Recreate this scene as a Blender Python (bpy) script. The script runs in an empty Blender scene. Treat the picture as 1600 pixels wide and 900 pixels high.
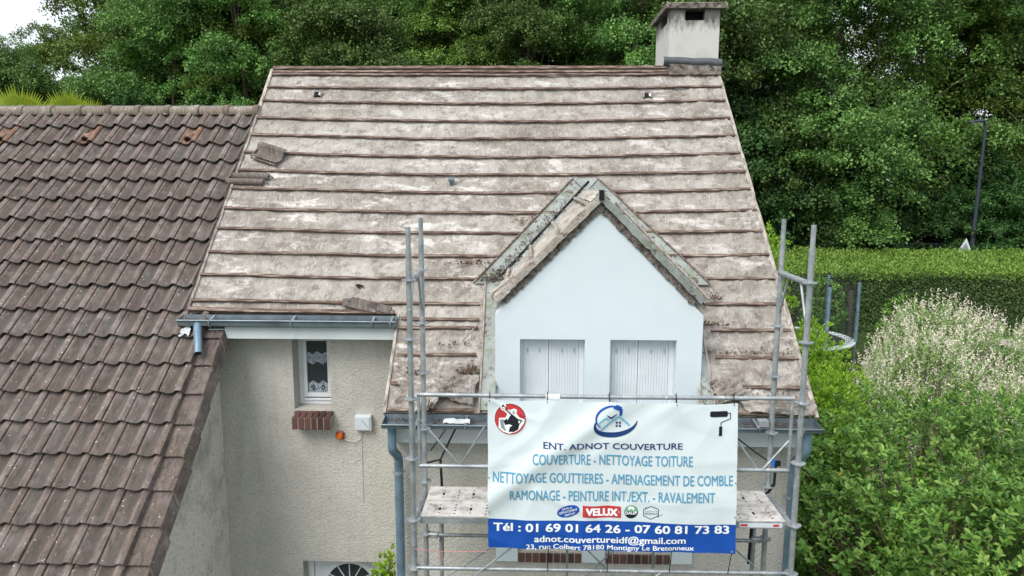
import bpy, bmesh, math, random
import numpy as np
from mathutils import Vector, Matrix, noise, Euler
R = math.radians
random.seed(7); rng = np.random.default_rng(11)
sc = bpy.context.scene
C = sc.collection

# ------------------------------------------------------------------ camera, world, sun, exposure
cd = bpy.data.cameras.new('camera'); cam = bpy.data.objects.new('camera', cd); C.objects.link(cam)
cd.sensor_width = 36; cd.lens = 1100/1600*36; cd.clip_end = 2000; cd.clip_start = .05
P_, Y_, RL = R(8.7), R(1.5), R(.15)
fw = Vector((-math.sin(Y_)*math.cos(P_), math.cos(Y_)*math.cos(P_), -math.sin(P_)))
rt = Vector((math.cos(Y_), math.sin(Y_), 0)); up = rt.cross(fw)
r2 = rt*math.cos(RL)+up*math.sin(RL); u2 = up*math.cos(RL)-rt*math.sin(RL)
M = Matrix((r2, u2, -fw)).transposed().to_4x4(); M.translation = (0, 0, 6.3)
cam.matrix_world = M
sc.camera = cam

SUN_EL, SUN_AZ = 50, 216      # azimuth clockwise from +Y (behind the camera, to the left)
w = bpy.data.worlds.new('World'); sc.world = w; w.use_nodes = True
nt = w.node_tree; nt.nodes.clear()
sky = nt.nodes.new('ShaderNodeTexSky'); sky.sky_type = 'NISHITA'; sky.sun_disc = False
sky.sun_elevation = R(SUN_EL); sky.sun_rotation = R(SUN_AZ); sky.dust_density = 4; sky.air_density = 1.0
# thin bright overcast: the blue sky mixed with the white of the cloud sheet
mx = nt.nodes.new('ShaderNodeMixRGB'); mx.inputs[0].default_value = .72; mx.inputs[2].default_value = (9.6, 10.2, 10.8, 1)
nt.links.new(sky.outputs[0], mx.inputs[1])
bg = nt.nodes.new('ShaderNodeBackground'); bg.inputs[1].default_value = .115
nt.links.new(mx.outputs[0], bg.inputs[0])
wo = nt.nodes.new('ShaderNodeOutputWorld'); nt.links.new(bg.outputs[0], wo.inputs[0])
sd = bpy.data.lights.new('sun', 'SUN'); sd.energy = 2.3; sd.angle = R(34); sd.color = (1, .965, .91)
so = bpy.data.objects.new('sun', sd); C.objects.link(so)
az, el = R(SUN_AZ), R(SUN_EL)
sv = Vector((math.sin(az)*math.cos(el), math.cos(az)*math.cos(el), math.sin(el)))
so.rotation_euler = sv.to_track_quat('Z', 'Y').to_euler(); so.location = (0, 0, 40)
sc.view_settings.view_transform = 'Standard'; sc.view_settings.look = 'None'
sc.view_settings.exposure = 0.30; sc.view_settings.gamma = 1; sc.view_settings.use_curve_mapping = False
sc.cycles.use_denoising = True
sc.cycles.max_bounces = 6; sc.cycles.diffuse_bounces = 3; sc.cycles.glossy_bounces = 3
sc.cycles.transmission_bounces = 4; sc.cycles.transparent_max_bounces = 6

# ------------------------------------------------------------------ materials
class NM:
    def __init__(s, name, rough=.8, metal=0, spec=.3):
        s.m = bpy.data.materials.new(name); s.m.use_nodes = True
        s.t = s.m.node_tree; s.t.nodes.clear()
        s.out = s.n('ShaderNodeOutputMaterial'); s.b = s.n('ShaderNodeBsdfPrincipled')
        s.l(s.b.outputs[0], s.out.inputs[0])
        s.b.inputs['Roughness'].default_value = rough; s.b.inputs['Metallic'].default_value = metal
        s.b.inputs['Specular IOR Level'].default_value = spec
        s.tc = s.n('ShaderNodeTexCoord')
    def n(s, k): return s.t.nodes.new(k)
    def l(s, a, b): s.t.links.new(a, b)
    def vec(s, scale=(1, 1, 1), rot=(0, 0, 0), obj=False):
        mp = s.n('ShaderNodeMapping'); mp.inputs['Scale'].default_value = scale; mp.inputs['Rotation'].default_value = rot
        if obj: s.l(s.tc.outputs['Object'], mp.inputs[0])
        else:
            g = s.n('ShaderNodeNewGeometry'); s.l(g.outputs['Position'], mp.inputs[0])
        return mp.outputs[0]
    def noise(s, v, scale, detail=4, rough=.6, dist=0):
        n = s.n('ShaderNodeTexNoise'); s.l(v, n.inputs['Vector']); n.inputs['Scale'].default_value = scale
        n.inputs['Detail'].default_value = detail; n.inputs['Roughness'].default_value = rough; n.inputs['Distortion'].default_value = dist
        return n.outputs['Fac']
    def vor(s, v, scale, feat='F1', rnd=1):
        n = s.n('ShaderNodeTexVoronoi'); s.l(v, n.inputs['Vector']); n.inputs['Scale'].default_value = scale; n.feature = feat
        n.inputs['Randomness'].default_value = rnd
        return n.outputs['Distance']
    def ramp(s, f, stops, interp='LINEAR'):
        r = s.n('ShaderNodeValToRGB'); s.l(f, r.inputs[0]); r.color_ramp.interpolation = interp
        e = r.color_ramp.elements
        while len(e) < len(stops): e.new(.5)
        for i, (p, c) in enumerate(stops):
            e[i].position = p
            e[i].color = (c, c, c, 1) if isinstance(c, (int, float)) else (*c, 1)
        return r.outputs[0]
    def mix(s, f, a, b, mode='MIX'):
        m = s.n('ShaderNodeMixRGB'); m.blend_type = mode
        for i, x in ((0, f), (1, a), (2, b)):
            if isinstance(x, (int, float)): m.inputs[i].default_value = x if i == 0 else (x, x, x, 1)
            elif isinstance(x, tuple): m.inputs[i].default_value = (*x, 1)
            else: s.l(x, m.inputs[i])
        return m.outputs[0]
    def math(s, op, a, b=0):
        m = s.n('ShaderNodeMath'); m.operation = op
        for i, x in ((0, a), (1, b)):
            if isinstance(x, (int, float)): m.inputs[i].default_value = x
            else: s.l(x, m.inputs[i])
        return m.outputs[0]
    def bump(s, h, dist=.01, strength=1):
        b = s.n('ShaderNodeBump'); b.inputs['Strength'].default_value = strength; b.inputs['Distance'].default_value = dist
        s.l(h, b.inputs['Height']); s.l(b.outputs[0], s.b.inputs['Normal'])
    def col(s, c):
        if isinstance(c, tuple): s.b.inputs['Base Color'].default_value = (*c, 1)
        else: s.l(c, s.b.inputs['Base Color'])
        return s.m
    def rnd(s):
        g = s.n('ShaderNodeNewGeometry'); return g.outputs['Random Per Island']

MAT = {}
def simple(name, c, rough=.6, metal=0, var=.25, sc_=6, bump=0, spec=.3):
    k = NM(name, rough, metal, spec); v = k.vec()
    f = k.noise(v, sc_, 5)
    d = tuple(x*(1-var) for x in c); e = tuple(min(1, x*(1+var*.6)) for x in c)
    col = k.ramp(f, [(.3, d), (.7, e)])
    if bump: k.bump(k.noise(v, sc_*8, 4), bump)
    MAT[name] = k.col(col); return MAT[name]

def m_underlay():
    k = NM('roof underlay felt', .78, 0, .35)
    v = k.vec(); vs = k.vec((.6, 1.6, 1.6))
    big = k.noise(v, 1.3, 5, .6)
    base = k.ramp(big, [(.25, (.215, .19, .165)), (.5, (.355, .325, .29)), (.8, (.48, .45, .41))])
    pink = k.noise(v, .8, 3)
    base = k.mix(k.ramp(pink, [(.55, 0), (.85, .3)]), base, (.42, .37, .315))
    # vertical darker bands where the rafters run behind
    xs = k.n('ShaderNodeSeparateXYZ'); k.l(v, xs.inputs[0])
    wv = k.math('SINE', k.math('MULTIPLY', xs.outputs[0], 2*math.pi/.47))
    wv = k.math('MULTIPLY', k.ramp(wv, [(.55, 0), (.95, 1)]), k.ramp(k.noise(v, 1.1, 3), [(.4, 0), (.62, .55)]))
    base = k.mix(wv, base, (.20, .185, .165))
    # bleached, peeled splotches
    sp = k.noise(vs, 3.2, 7, .68, .4)
    msk = k.ramp(sp, [(.535, 0), (.58, .7), (.70, 1)])
    reg = k.ramp(k.noise(v, .75, 3), [(.40, .10), (.58, 1)])
    base = k.mix(k.ramp(k.noise(k.vec((.35, 1, 1)), 1.0, 5, .65), [(.50, 0), (.66, .55)]), base, (.50, .48, .445))
    base = k.mix(k.ramp(k.noise(k.vec((.5, 1, 1), (0, 0, 1)), 1.5, 6, .7), [(.53, 0), (.68, .75)]), base, (.21, .18, .15))
    base = k.mix(k.math('MULTIPLY', msk, reg), base, (.66, .64, .605))
    # the lowest courses have gone brown with rot
    sz = k.n('ShaderNodeSeparateXYZ'); k.l(v, sz.inputs[0])
    lowm = k.math('ADD', k.math('MULTIPLY', k.math('SUBTRACT', 5.1, sz.outputs[2]), .55), k.math('MULTIPLY', k.math('SUBTRACT', k.noise(v, 3.2, 7, .72), .5), 2.6))
    base = k.mix(k.ramp(lowm, [(.42, 0), (.8, .7)]), base, (.20, .165, .135))
    # brown-grey dirt and specks
    dirt = k.ramp(k.noise(v, 7, 8, .74), [(.48, 0), (.66, .9)])
    base = k.mix(dirt, base, (.17, .14, .115))
    spk = k.ramp(k.noise(v, 55, 3, .6), [(.64, 0), (.70, .85)])
    base = k.mix(spk, base, (.09, .07, .06))
    wr = k.ramp(k.noise(k.vec((3, 1, 1), (0, .5, .6)), 9, 5, .6, 1.5), [(.58, 0), (.64, .5), (.66, 0)])
    base = k.mix(wr, base, (.8, .78, .75))
    k.bump(k.math('ADD', k.noise(v, 14, 8, .7, .6), k.math('MULTIPLY', k.noise(v, 60, 4), .3)), .03, .85)
    MAT['underlay'] = k.col(base)
m_underlay()
def m_warm():
    k = NM('bare beige dormer felt', .8, 0, .3); v = k.vec()
    c = k.ramp(k.noise(k.vec((1, .5, 1)), 4, 6, .65), [(.3, (.27, .235, .20)), (.5, (.45, .405, .355)), (.7, (.60, .56, .51))])
    c = k.mix(k.ramp(k.noise(v, 12, 6, .7), [(.52, 0), (.64, .85)]), c, (.13, .105, .09))
    k.bump(k.noise(v, 16, 7, .7), .02, .8); MAT['warm felt'] = k.col(c)
m_warm()

def m_batten():
    k = NM('weathered batten wood', .9, 0, .1); v = k.vec((.9, 6, 6))
    c = k.ramp(k.noise(v, 6, 6), [(.28, (.05, .034, .028)), (.50, (.15, .105, .085)), (.70, (.40, .34, .29))])
    k.bump(k.noise(v, 30, 4), .003); MAT['batten'] = k.col(c)
m_batten()
def m_verge():
    k = NM('bleached timber', .9, 0, .1); v = k.vec((4, 1, 1))
    c = k.ramp(k.noise(v, 6, 7, .7), [(.3, (.12, .10, .085)), (.5, (.36, .32, .28)), (.75, (.6, .57, .53))])
    k.bump(k.noise(v, 25, 5), .005); MAT['timber'] = k.col(c)
m_verge()

def m_tile(name='clay concrete tile', tint=(1, 1, 1), key='tile', pan=False):
    k = NM(name, .85, 0, .25); v = k.vec()
    r = k.rnd()
    a = k.ramp(r, [(0, (.135, .100, .084)), (.35, (.165, .126, .106)), (.7, (.20, .158, .137)), (1, (.16, .137, .122))])
    st = k.noise(k.vec((7, 1.6, 1.6)), 5, 6, .7)
    a = k.mix(k.ramp(st, [(.38, 0), (.66, .85)]), a, (.062, .055, .050))
    a = k.mix(k.ramp(k.noise(v, 4, 5, .65), [(.5, 0), (.75, .6)]), a, (.30, .275, .255))
    a = k.mix(k.ramp(k.noise(v, 38, 3, .5), [(.68, 0), (.73, .9)]), a, (.60, .58, .53))
    a = k.mix(k.ramp(k.noise(v, 24, 3, .6), [(.66, 0), (.72, .9)]), a, (.035, .03, .03))
    a = k.mix(k.ramp(k.noise(v, 2.2, 4), [(.6, 0), (.8, .35)]), a, (.13, .15, .08))
    a = k.mix(1.0, a, tint, 'MULTIPLY')
    if pan:      # grime and algae that wash down the trough of every tile, ragged along its length; made stronger to paint in the tiles' shading
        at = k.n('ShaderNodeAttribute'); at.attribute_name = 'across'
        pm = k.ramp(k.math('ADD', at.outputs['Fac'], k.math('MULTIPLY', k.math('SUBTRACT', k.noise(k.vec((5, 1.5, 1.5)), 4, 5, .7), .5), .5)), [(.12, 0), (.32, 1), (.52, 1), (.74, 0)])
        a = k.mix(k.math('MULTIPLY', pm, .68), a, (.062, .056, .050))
    k.bump(k.noise(v, 90, 4), .003, .8)
    MAT[key] = k.col(a)
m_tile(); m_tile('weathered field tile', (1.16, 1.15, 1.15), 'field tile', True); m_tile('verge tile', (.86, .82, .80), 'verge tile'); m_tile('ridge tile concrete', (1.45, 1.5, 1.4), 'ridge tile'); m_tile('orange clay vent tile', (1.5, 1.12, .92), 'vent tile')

def m_render(name, c, key, dist=.012, s=34, dirt=.35):
    k = NM(name, .92, 0, .15); v = k.vec()
    wq = k.noise(v, s, 3, .55, .8)
    h = k.math('ADD', wq, k.math('MULTIPLY', k.vor(v, s*1.3, 'SMOOTH_F1'), .7))
    low = k.noise(v, 1.1, 5, .6)
    cc = k.mix(k.ramp(low, [(.35, 0), (.75, 1)]), c, tuple(x*(.78) for x in c))
    cc = k.mix(k.ramp(wq, [(.35, dirt), (.55, 0)]), cc, tuple(x*.38 for x in c))
    st = k.noise(k.vec((3.5, 3.5, .35)), 2.2, 5, .6)
    cc = k.mix(k.ramp(st, [(.55, 0), (.8, .3)]), cc, (.27, .25, .21))
    k.bump(h, dist, 1); MAT[key] = k.col(cc)
m_render('roughcast render', (.57, .55, .50), 'render', .009, 42, .28)
def m_gable():
    k = NM('stained roughcast gable', .92, 0, .15); v = k.vec()
    wq = k.noise(v, 30, 3, .55, .8)
    c = k.mix(k.ramp(k.noise(v, 1.6, 6, .7), [(.50, 0), (.68, .7)]), (.70, .665, .59), (.24, .255, .26))
    c = k.mix(k.ramp(k.noise(v, 26, 4, .6), [(.56, 0), (.68, .6)]), c, (.12, .12, .12))
    k.bump(wq, .012, 1); MAT['gable'] = k.col(c)
m_gable()
m_render('chimney render', (.52, .51, .48), 'chim', .004, 60, .15)
def m_soot():      # soot that has run down below the flue openings
    k = NM('sooty chimney render', .92, 0, .15); v = k.vec(); xs = k.n('ShaderNodeSeparateXYZ'); k.l(v, xs.inputs[0])
    hgt = k.math('ADD', k.math('MULTIPLY', k.math('SUBTRACT', xs.outputs[2], 8.27), 2.4), k.math('MULTIPLY', k.math('SUBTRACT', k.noise(k.vec((6, 6, 2)), 2.2, 6, .7), .5), 1.5))
    c = k.mix(k.ramp(hgt, [(.35, 0), (.85, .9)]), (.55, .545, .52), (.075, .07, .065))
    c = k.mix(k.ramp(k.noise(v, 3, 5), [(.5, 0), (.8, .4)]), c, (.33, .33, .32))
    k.bump(k.noise(v, 70, 4), .004); MAT['soot'] = k.col(c)
m_soot()
def m_white():
    k = NM('white dormer paint', .7, 0, .3); v = k.vec()
    c = k.mix(k.ramp(k.noise(v, 1.5, 4), [(.4, 0), (.8, 1)]), (.63, .705, .745), (.585, .665, .705))
    c = k.mix(k.ramp(k.noise(k.vec((2, 2, 1)), 7, 6, .7), [(.66, 0), (.8, .35)]), c, (.45, .47, .46))
    k.bump(k.noise(v, 120, 3), .0015); MAT['white'] = k.col(c)
m_white()
def m_cap():
    k = NM('lichened concrete cap', .95, 0, .1); v = k.vec()
    c = k.ramp(k.noise(v, 16, 6, .7), [(.35, (.045, .04, .037)), (.5, (.17, .15, .13)), (.7, (.34, .32, .29))])
    k.bump(k.noise(v, 40, 5), .02); MAT['cap'] = k.col(c)
m_cap()
def m_zinc(name, c, key, moss=.0, rough=.45, metal=.35):
    k = NM(name, rough, metal, .4); v = k.vec()
    cc = k.ramp(k.noise(v, 5, 6, .65), [(.3, tuple(x*.65 for x in c)), (.7, tuple(min(1, x*1.25) for x in c))])
    if moss:
        cc = k.mix(k.ramp(k.noise(v, 4.5, 6, .7), [(.52, 0), (.66, moss)]), cc, (.16, .19, .08))
        cc = k.mix(k.ramp(k.noise(v, 13, 6, .75), [(.55, 0), (.64, .95)]), cc, (.06, .052, .045))
    k.bump(k.noise(v, 9, 4), .006, .5); MAT[key] = k.col(cc)
m_zinc('zinc gutter', (.17, .21, .24), 'zinc', 0, .35, .5)
m_zinc('blue grey pipe', (.17, .26, .34), 'pipe', 0, .4, .2)
m_zinc('old zinc valley', (.30, .325, .31), 'valley', .8, .6, .15)
m_zinc('lead flashing', (.10, .11, .125), 'lead', 0, .55, .3)
def m_galv():
    k = NM('galvanised steel', .42, .45, .5); v = k.vec()
    c = k.ramp(k.noise(v, 7, 6, .7), [(.3, (.20, .23, .25)), (.55, (.36, .39, .41)), (.8, (.52, .54, .55))])
    c = k.mix(k.ramp(k.noise(k.vec((1, 1, .6)), 24, 5, .7), [(.6, 0), (.68, .9)]), c, (.74, .72, .69))
    c = k.mix(k.ramp(k.noise(v, 30, 5, .7), [(.62, 0), (.7, .6)]), c, (.14, .13, .12))
    k.bump(k.noise(v, 60, 3), .0015); MAT['galv'] = k.col(c)
m_galv()
def m_deck():
    k = NM('dusty steel deck', .8, .1, .3); v = k.vec()
    c = k.ramp(k.noise(v, 9, 7, .72), [(.34, (.26, .24, .21)), (.50, (.56, .53, .50)), (.72, (.72, .70, .67))])
    k.bump(k.noise(v, 40, 4), .004); MAT['deck'] = k.col(c)
m_deck()
def m_brick():
    k = NM('red brown brick', .85, 0, .2); v = k.vec()
    a = k.ramp(k.rnd(), [(0, (.06, .034, .030)), (.5, (.09, .046, .039)), (1, (.13, .07, .058))])
    a = k.mix(k.ramp(k.noise(v, 25, 5), [(.5, 0), (.75, .6)]), a, (.09, .05, .045))
    k.bump(k.noise(v, 60, 4), .003); MAT['brick'] = k.col(a)
m_brick()
simple('mortar', (.34, .31, .28), .95, bump=.002)
simple('pvc', (.72, .75, .77), .35, 0, .06)
simple('fascia', (.60, .65, .66), .4, 0, .1, 2)
simple('shutter', (.66, .71, .745), .45, 0, .07)
simple('dark', (.012, .012, .013), .9)
simple('grey plastic', (.58, .63, .66), .5, 0, .08)
simple('black strap', (.012, .012, .013), .6)
simple('black ink', (.012, .014, .02), .5, var=0)
simple('white ink', (.82, .85, .86), .5, var=0)
simple('navy ink', (.012, .045, .16), .45, var=.05)
simple('sky ink', (.09, .32, .50), .45, var=.05)
simple('light ink', (.16, .45, .62), .45, var=.05)
simple('blue ink', (.012, .075, .36), .4, var=.12, sc_=3)
simple('red ink', (.50, .045, .05), .45, var=.05)
simple('green ink', (.16, .42, .26), .45, var=.05)
simple('grey ink', (.25, .28, .3), .45, var=.05)
simple('blue tape', (.03, .16, .5), .5)
simple('pink string', (.72, .22, .25), .6)
simple('cable', (.62, .60, .55), .6)
simple('lamp orange', (.62, .14, .015), .25, 0, .2, 30)
simple('lamp red', (.28, .05, .02), .4)
simple('lamp post paint', (.035, .045, .06), .5)
simple('wood post', (.13, .11, .09), .9, bump=.01)
simple('bark', (.11, .09, .07), .95, bump=.03)
simple('pale bark', (.20, .175, .14), .95, bump=.03)
simple('twig', (.13, .10, .065), .9)
simple('net', (.03, .035, .035), .8)
simple('soil', (.10, .075, .05), .95)
simple('paving', (.42, .36, .33), .9, bump=.01)
simple('rag', (.62, .66, .68), .8, bump=.01)
simple('banner cloth', (.66, .735, .765), .42, 0, .05, 2, spec=.5)
simple('wall shade', (.40, .38, .34), .9)
k = NM('window glass', .06, 0, .6); MAT['glass'] = k.col((.04, .048, .058))
k = NM('lace curtain', .9); v = k.vec((1, 1, 1))
MAT['lace'] = k.col(k.ramp(k.vor(v, 70), [(.3, (.44, .50, .56)), (.75, (.14, .17, .21))]))
def m_grass():
    k = NM('lawn', .95, 0, .1); v = k.vec()
    c = k.ramp(k.noise(v, 1.2, 6), [(.3, (.028, .05, .014)), (.7, (.07, .105, .03))])
    k.bump(k.noise(v, 20, 6), .08); MAT['grass'] = k.col(c)
m_grass()
def m_leaf(key, cols, rough=.5, trans=.22, ob=.25, spec=.35, clump=0, cs=.5):
    k = NM(key, rough, 0, spec)
    n = len(cols)
    c = k.ramp(k.rnd(), [(i/(n-1), q) for i, q in enumerate(cols)])
    oi = k.n('ShaderNodeObjectInfo')
    hv = k.n('ShaderNodeHueSaturation')
    k.l(c, hv.inputs['Color'])
    k.l(k.math('ADD', k.math('MULTIPLY', oi.outputs['Random'], ob*.07), .507-ob*.035), hv.inputs['Hue'])
    val = k.math('ADD', k.math('MULTIPLY', oi.outputs['Random'], ob*2.2), 1-ob*1.1)
    if clump:
        cn = k.ramp(k.noise(k.vec(), cs, 3), [(.3, 1-clump), (.7, 1+clump*.6)])
        val = k.math('MULTIPLY', val, cn)
    k.l(val, hv.inputs['Value'])
    k.col(hv.outputs[0])
    if trans:
        tr = k.n('ShaderNodeBsdfTranslucent'); k.l(hv.outputs[0], tr.inputs[0])
        ms = k.n('ShaderNodeMixShader'); ms.inputs[0].default_value = trans
        k.l(k.b.outputs[0], ms.inputs[1]); k.l(tr.outputs[0], ms.inputs[2]); k.l(ms.outputs[0], k.out.inputs[0])
    MAT[key] = k.m
m_leaf('tree leaf', [(.055, .112, .026), (.098, .185, .043), (.155, .260, .060), (.235, .36, .088)], .5, .25, .35, clump=.45, cs=.45)
m_leaf('tree leaf yellow', [(.085, .15, .024), (.15, .235, .038), (.22, .32, .06)], .5, .25, .25, clump=.4, cs=.45)
m_leaf('understory leaf', [(.030, .080, .020), (.058, .135, .032), (.10, .20, .048)], .55, .2, .25, clump=.4, cs=.5)
m_leaf('shrub leaf', [(.075, .19, .032), (.14, .295, .05), (.225, .40, .075), (.35, .50, .11)], .36, .3, .1, clump=.35, cs=.9)
m_leaf('old leaf', [(.55, .25, .03), (.45, .30, .05)], .6, .1, 0)
m_leaf('laurel leaf', [(.20, .36, .02), (.30, .50, .03), (.42, .60, .06)], .4, .3, .1, spec=.5)
m_leaf('willow leaf', [(.18, .29, .08), (.28, .40, .13), (.45, .54, .27)], .6, .2, .1)
m_leaf('willow tip', [(.76, .74, .60), (.80, .66, .58), (.84, .82, .74)], .6, .3, .1)
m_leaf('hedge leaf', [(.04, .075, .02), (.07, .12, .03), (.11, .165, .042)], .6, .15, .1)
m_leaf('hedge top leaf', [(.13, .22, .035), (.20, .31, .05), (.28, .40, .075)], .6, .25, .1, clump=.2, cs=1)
m_leaf('palm leaf', [(.30, .40, .03), (.42, .48, .05)], .5, .3, .1)
m_leaf('dead leaf', [(.07, .045, .03), (.13, .08, .055), (.20, .13, .10)], .9, 0, 0)
m_leaf('moss', [(.06, .08, .02), (.12, .15, .04)], .95, 0, 0)

# ------------------------------------------------------------------ mesh helpers
class MB:
    def __init__(s): s.v = []; s.f = []; s.mi = []; s.cur = 0
    def add(s, vs, fs):
        b = len(s.v); s.v += [tuple(p) for p in vs]
        for f in fs: s.f.append(tuple(b+i for i in f)); s.mi.append(s.cur)
        return s
    def box(s, x0, x1, y0, y1, z0, z1):
        return s.add([(x0,y0,z0),(x1,y0,z0),(x1,y1,z0),(x0,y1,z0),(x0,y0,z1),(x1,y0,z1),(x1,y1,z1),(x0,y1,z1)],
                     [(0,3,2,1),(4,5,6,7),(0,1,5,4),(1,2,6,5),(2,3,7,6),(3,0,4,7)])
    def hexa(s, p):  # 8 points bottom 4 then top 4
        return s.add(p, [(0,3,2,1),(4,5,6,7),(0,1,5,4),(1,2,6,5),(2,3,7,6),(3,0,4,7)])
    def obox(s, c, ax, ay, az):
        c, ax, ay, az = map(Vector, (c, ax, ay, az))
        q = [c-ax-ay-az, c+ax-ay-az, c+ax+ay-az, c-ax+ay-az, c-ax-ay+az, c+ax-ay+az, c+ax+ay+az, c-ax+ay+az]
        return s.hexa(q)
    def tube(s, pts, r, n=10, cap=True):
        pts = [Vector(p) for p in pts]; m = len(pts)
        rs = r if isinstance(r, (list, tuple)) else [r]*m
        t0 = (pts[1]-pts[0]).normalized()
        a = Vector((0, 0, 1)) if abs(t0.z) < .9 else Vector((1, 0, 0))
        u = t0.cross(a).normalized(); vs = []
        for i, p in enumerate(pts):
            t = (pts[min(i+1, m-1)]-pts[max(i-1, 0)]).normalized()
            u = (u-t*u.dot(t)).normalized(); w_ = t.cross(u)
            for k_ in range(n):
                an = 2*math.pi*k_/n; vs.append(p+(u*math.cos(an)+w_*math.sin(an))*rs[i])
        fs = []
        for i in range(m-1):
            for k_ in range(n):
                fs.append((i*n+k_, i*n+(k_+1) % n, (i+1)*n+(k_+1) % n, (i+1)*n+k_))
        if cap: fs += [tuple(range(n-1, -1, -1)), tuple((m-1)*n+k_ for k_ in range(n))]
        return s.add(vs, fs)
    def prism(s, poly, d):   # poly: 3D points of a planar outline, extruded by d
        n = len(poly); poly = [Vector(p) for p in poly]; d = Vector(d)
        return s.add(poly+[p+d for p in poly], [tuple(range(n-1, -1, -1)), tuple(range(n, 2*n))]+[(i, (i+1) % n, n+(i+1) % n, n+i) for i in range(n)])
    def build(s, name, mat, parent=None, smooth=False, bevel=0, auto=None):
        me = bpy.data.meshes.new(name); me.from_pydata(s.v, [], s.f)
        mats = mat if isinstance(mat, (list, tuple)) else [mat]
        for m_ in mats: me.materials.append(MAT[m_])
        if len(mats) > 1: me.polygons.foreach_set('material_index', s.mi)
        bm = bmesh.new(); bm.from_mesh(me); bmesh.ops.recalc_face_normals(bm, faces=bm.faces)
        if bevel:
            ed = [e for e in bm.edges if len(e.link_faces) == 2 and e.calc_face_angle(0) > .5]
            bmesh.ops.bevel(bm, geom=ed, offset=bevel, segments=1, affect='EDGES', clamp_overlap=True)
        bm.to_mesh(me); bm.free()
        if smooth:
            me.polygons.foreach_set('use_smooth', [True]*len(me.polygons))
            me.set_sharp_from_angle(angle=R(auto or 45))
        me.update()
        return link(name, me, parent)
def link(name, me, parent=None):
    o = bpy.data.objects.new(name, me); C.objects.link(o)
    if parent is not None:
        o.parent = parent
        o.matrix_parent_inverse = wmat(parent).inverted()
    return o
def wmat(o):
    m_ = o.matrix_basis.copy()
    if o.parent is not None: m_ = wmat(o.parent) @ o.matrix_parent_inverse @ m_
    return m_
def tag(o, label=None, cat=None, group=None, kind=None):
    if label: o['label'] = label
    if cat: o['category'] = cat
    if group: o['group'] = group
    if kind: o['kind'] = kind
    return o
def thing(name, loc, label, cat, group=None):
    o = bpy.data.objects.new(name, None); C.objects.link(o); o.location = loc; o.empty_display_size = .2
    return tag(o, label, cat, group)
def copy_tree(o, parent=None):
    c = o.copy(); C.objects.link(c)
    if parent is not None: c.parent = parent
    for ch in [q for q in bpy.data.objects if q.parent == o]: copy_tree(ch, c)
    return c
def n3(x, y, z=0, s=1): return noise.noise(Vector((x*s, y*s, z*s)))

TM = {
 'diamond': (np.array([(0,0,0),(.45,-.5,.06),(1,0,-.04),(.45,.5,.06)], float), [(0,1,2),(0,2,3)]),
 'leaf': (np.array([(0,0,0),(.33,-.46,.06),(.75,-.36,.03),(1,0,-.10),(.75,.36,.03),(.33,.46,.06),(.33,0,-.03),(.75,0,-.05)], float),
          [(0,1,6),(1,2,7,6),(2,3,7),(0,6,5),(6,7,4,5),(7,3,4)]),
}
def unit(a): return a/np.maximum(np.linalg.norm(a, axis=1, keepdims=True), 1e-9)
def leaf_arrays(P, D, N, L, W, t='diamond'):
    tv, tf = TM[t]; D = unit(D); S = unit(np.cross(N, D)); N = np.cross(D, S)
    n = len(P)
    V = P[:, None, :] + tv[None, :, 0, None]*(D*L[:, None])[:, None, :] + tv[None, :, 1, None]*(S*W[:, None])[:, None, :] + tv[None, :, 2, None]*(N*L[:, None])[:, None, :]
    return V.reshape(-1, 3), tf, len(tv), n
def leaf_mesh(name, sets, mats):
    """sets: list of (V, tf, k, n, material_index) -> ONE mesh of many small leaves"""
    VV = []; loops = []; starts = []; tot = []; mi = []; off = 0; ls = 0
    for V, tf, kv, n, m_ in sets:
        VV.append(V)
        for f in tf:
            idx = (np.arange(n)[:, None]*kv+np.array(f)[None, :]+off)
            loops.append(idx.ravel()); c = len(f)
            starts.append(ls+np.arange(n)*c); ls += n*c; tot.append(np.full(n, c)); mi.append(np.full(n, m_))
        off += len(V)
    V = np.concatenate(VV).astype(np.float32); lp = np.concatenate(loops).astype(np.int32)
    me = bpy.data.meshes.new(name)
    me.vertices.add(len(V)); me.vertices.foreach_set('co', V.ravel())
    me.loops.add(len(lp)); me.loops.foreach_set('vertex_index', lp)
    st = np.concatenate(starts).astype(np.int32)
    me.polygons.add(len(st)); me.polygons.foreach_set('loop_start', st)
    me.polygons.foreach_set('loop_total', np.concatenate(tot).astype(np.int32))
    for m_ in mats: me.materials.append(MAT[m_])
    me.polygons.foreach_set('material_index', np.concatenate(mi).astype(np.int32))
    me.update(calc_edges=True); me.validate()
    return me
def rdir(n):
    a = rng.normal(size=(n, 3)); return unit(a)

# ------------------------------------------------------------------ the setting: ground
gb = MB()
gb.add([(-400,-200,0),(400,-200,0),(400,600,0),(-400,600,0)], [(0,1,2,3)])
tag(gb.build('ground', 'grass'), kind='structure')
pv = MB(); pv.box(18.4, 24, 26.2, 28.2, -.02, .03)
tag(pv.build('path', 'paving'), kind='structure')

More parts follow.
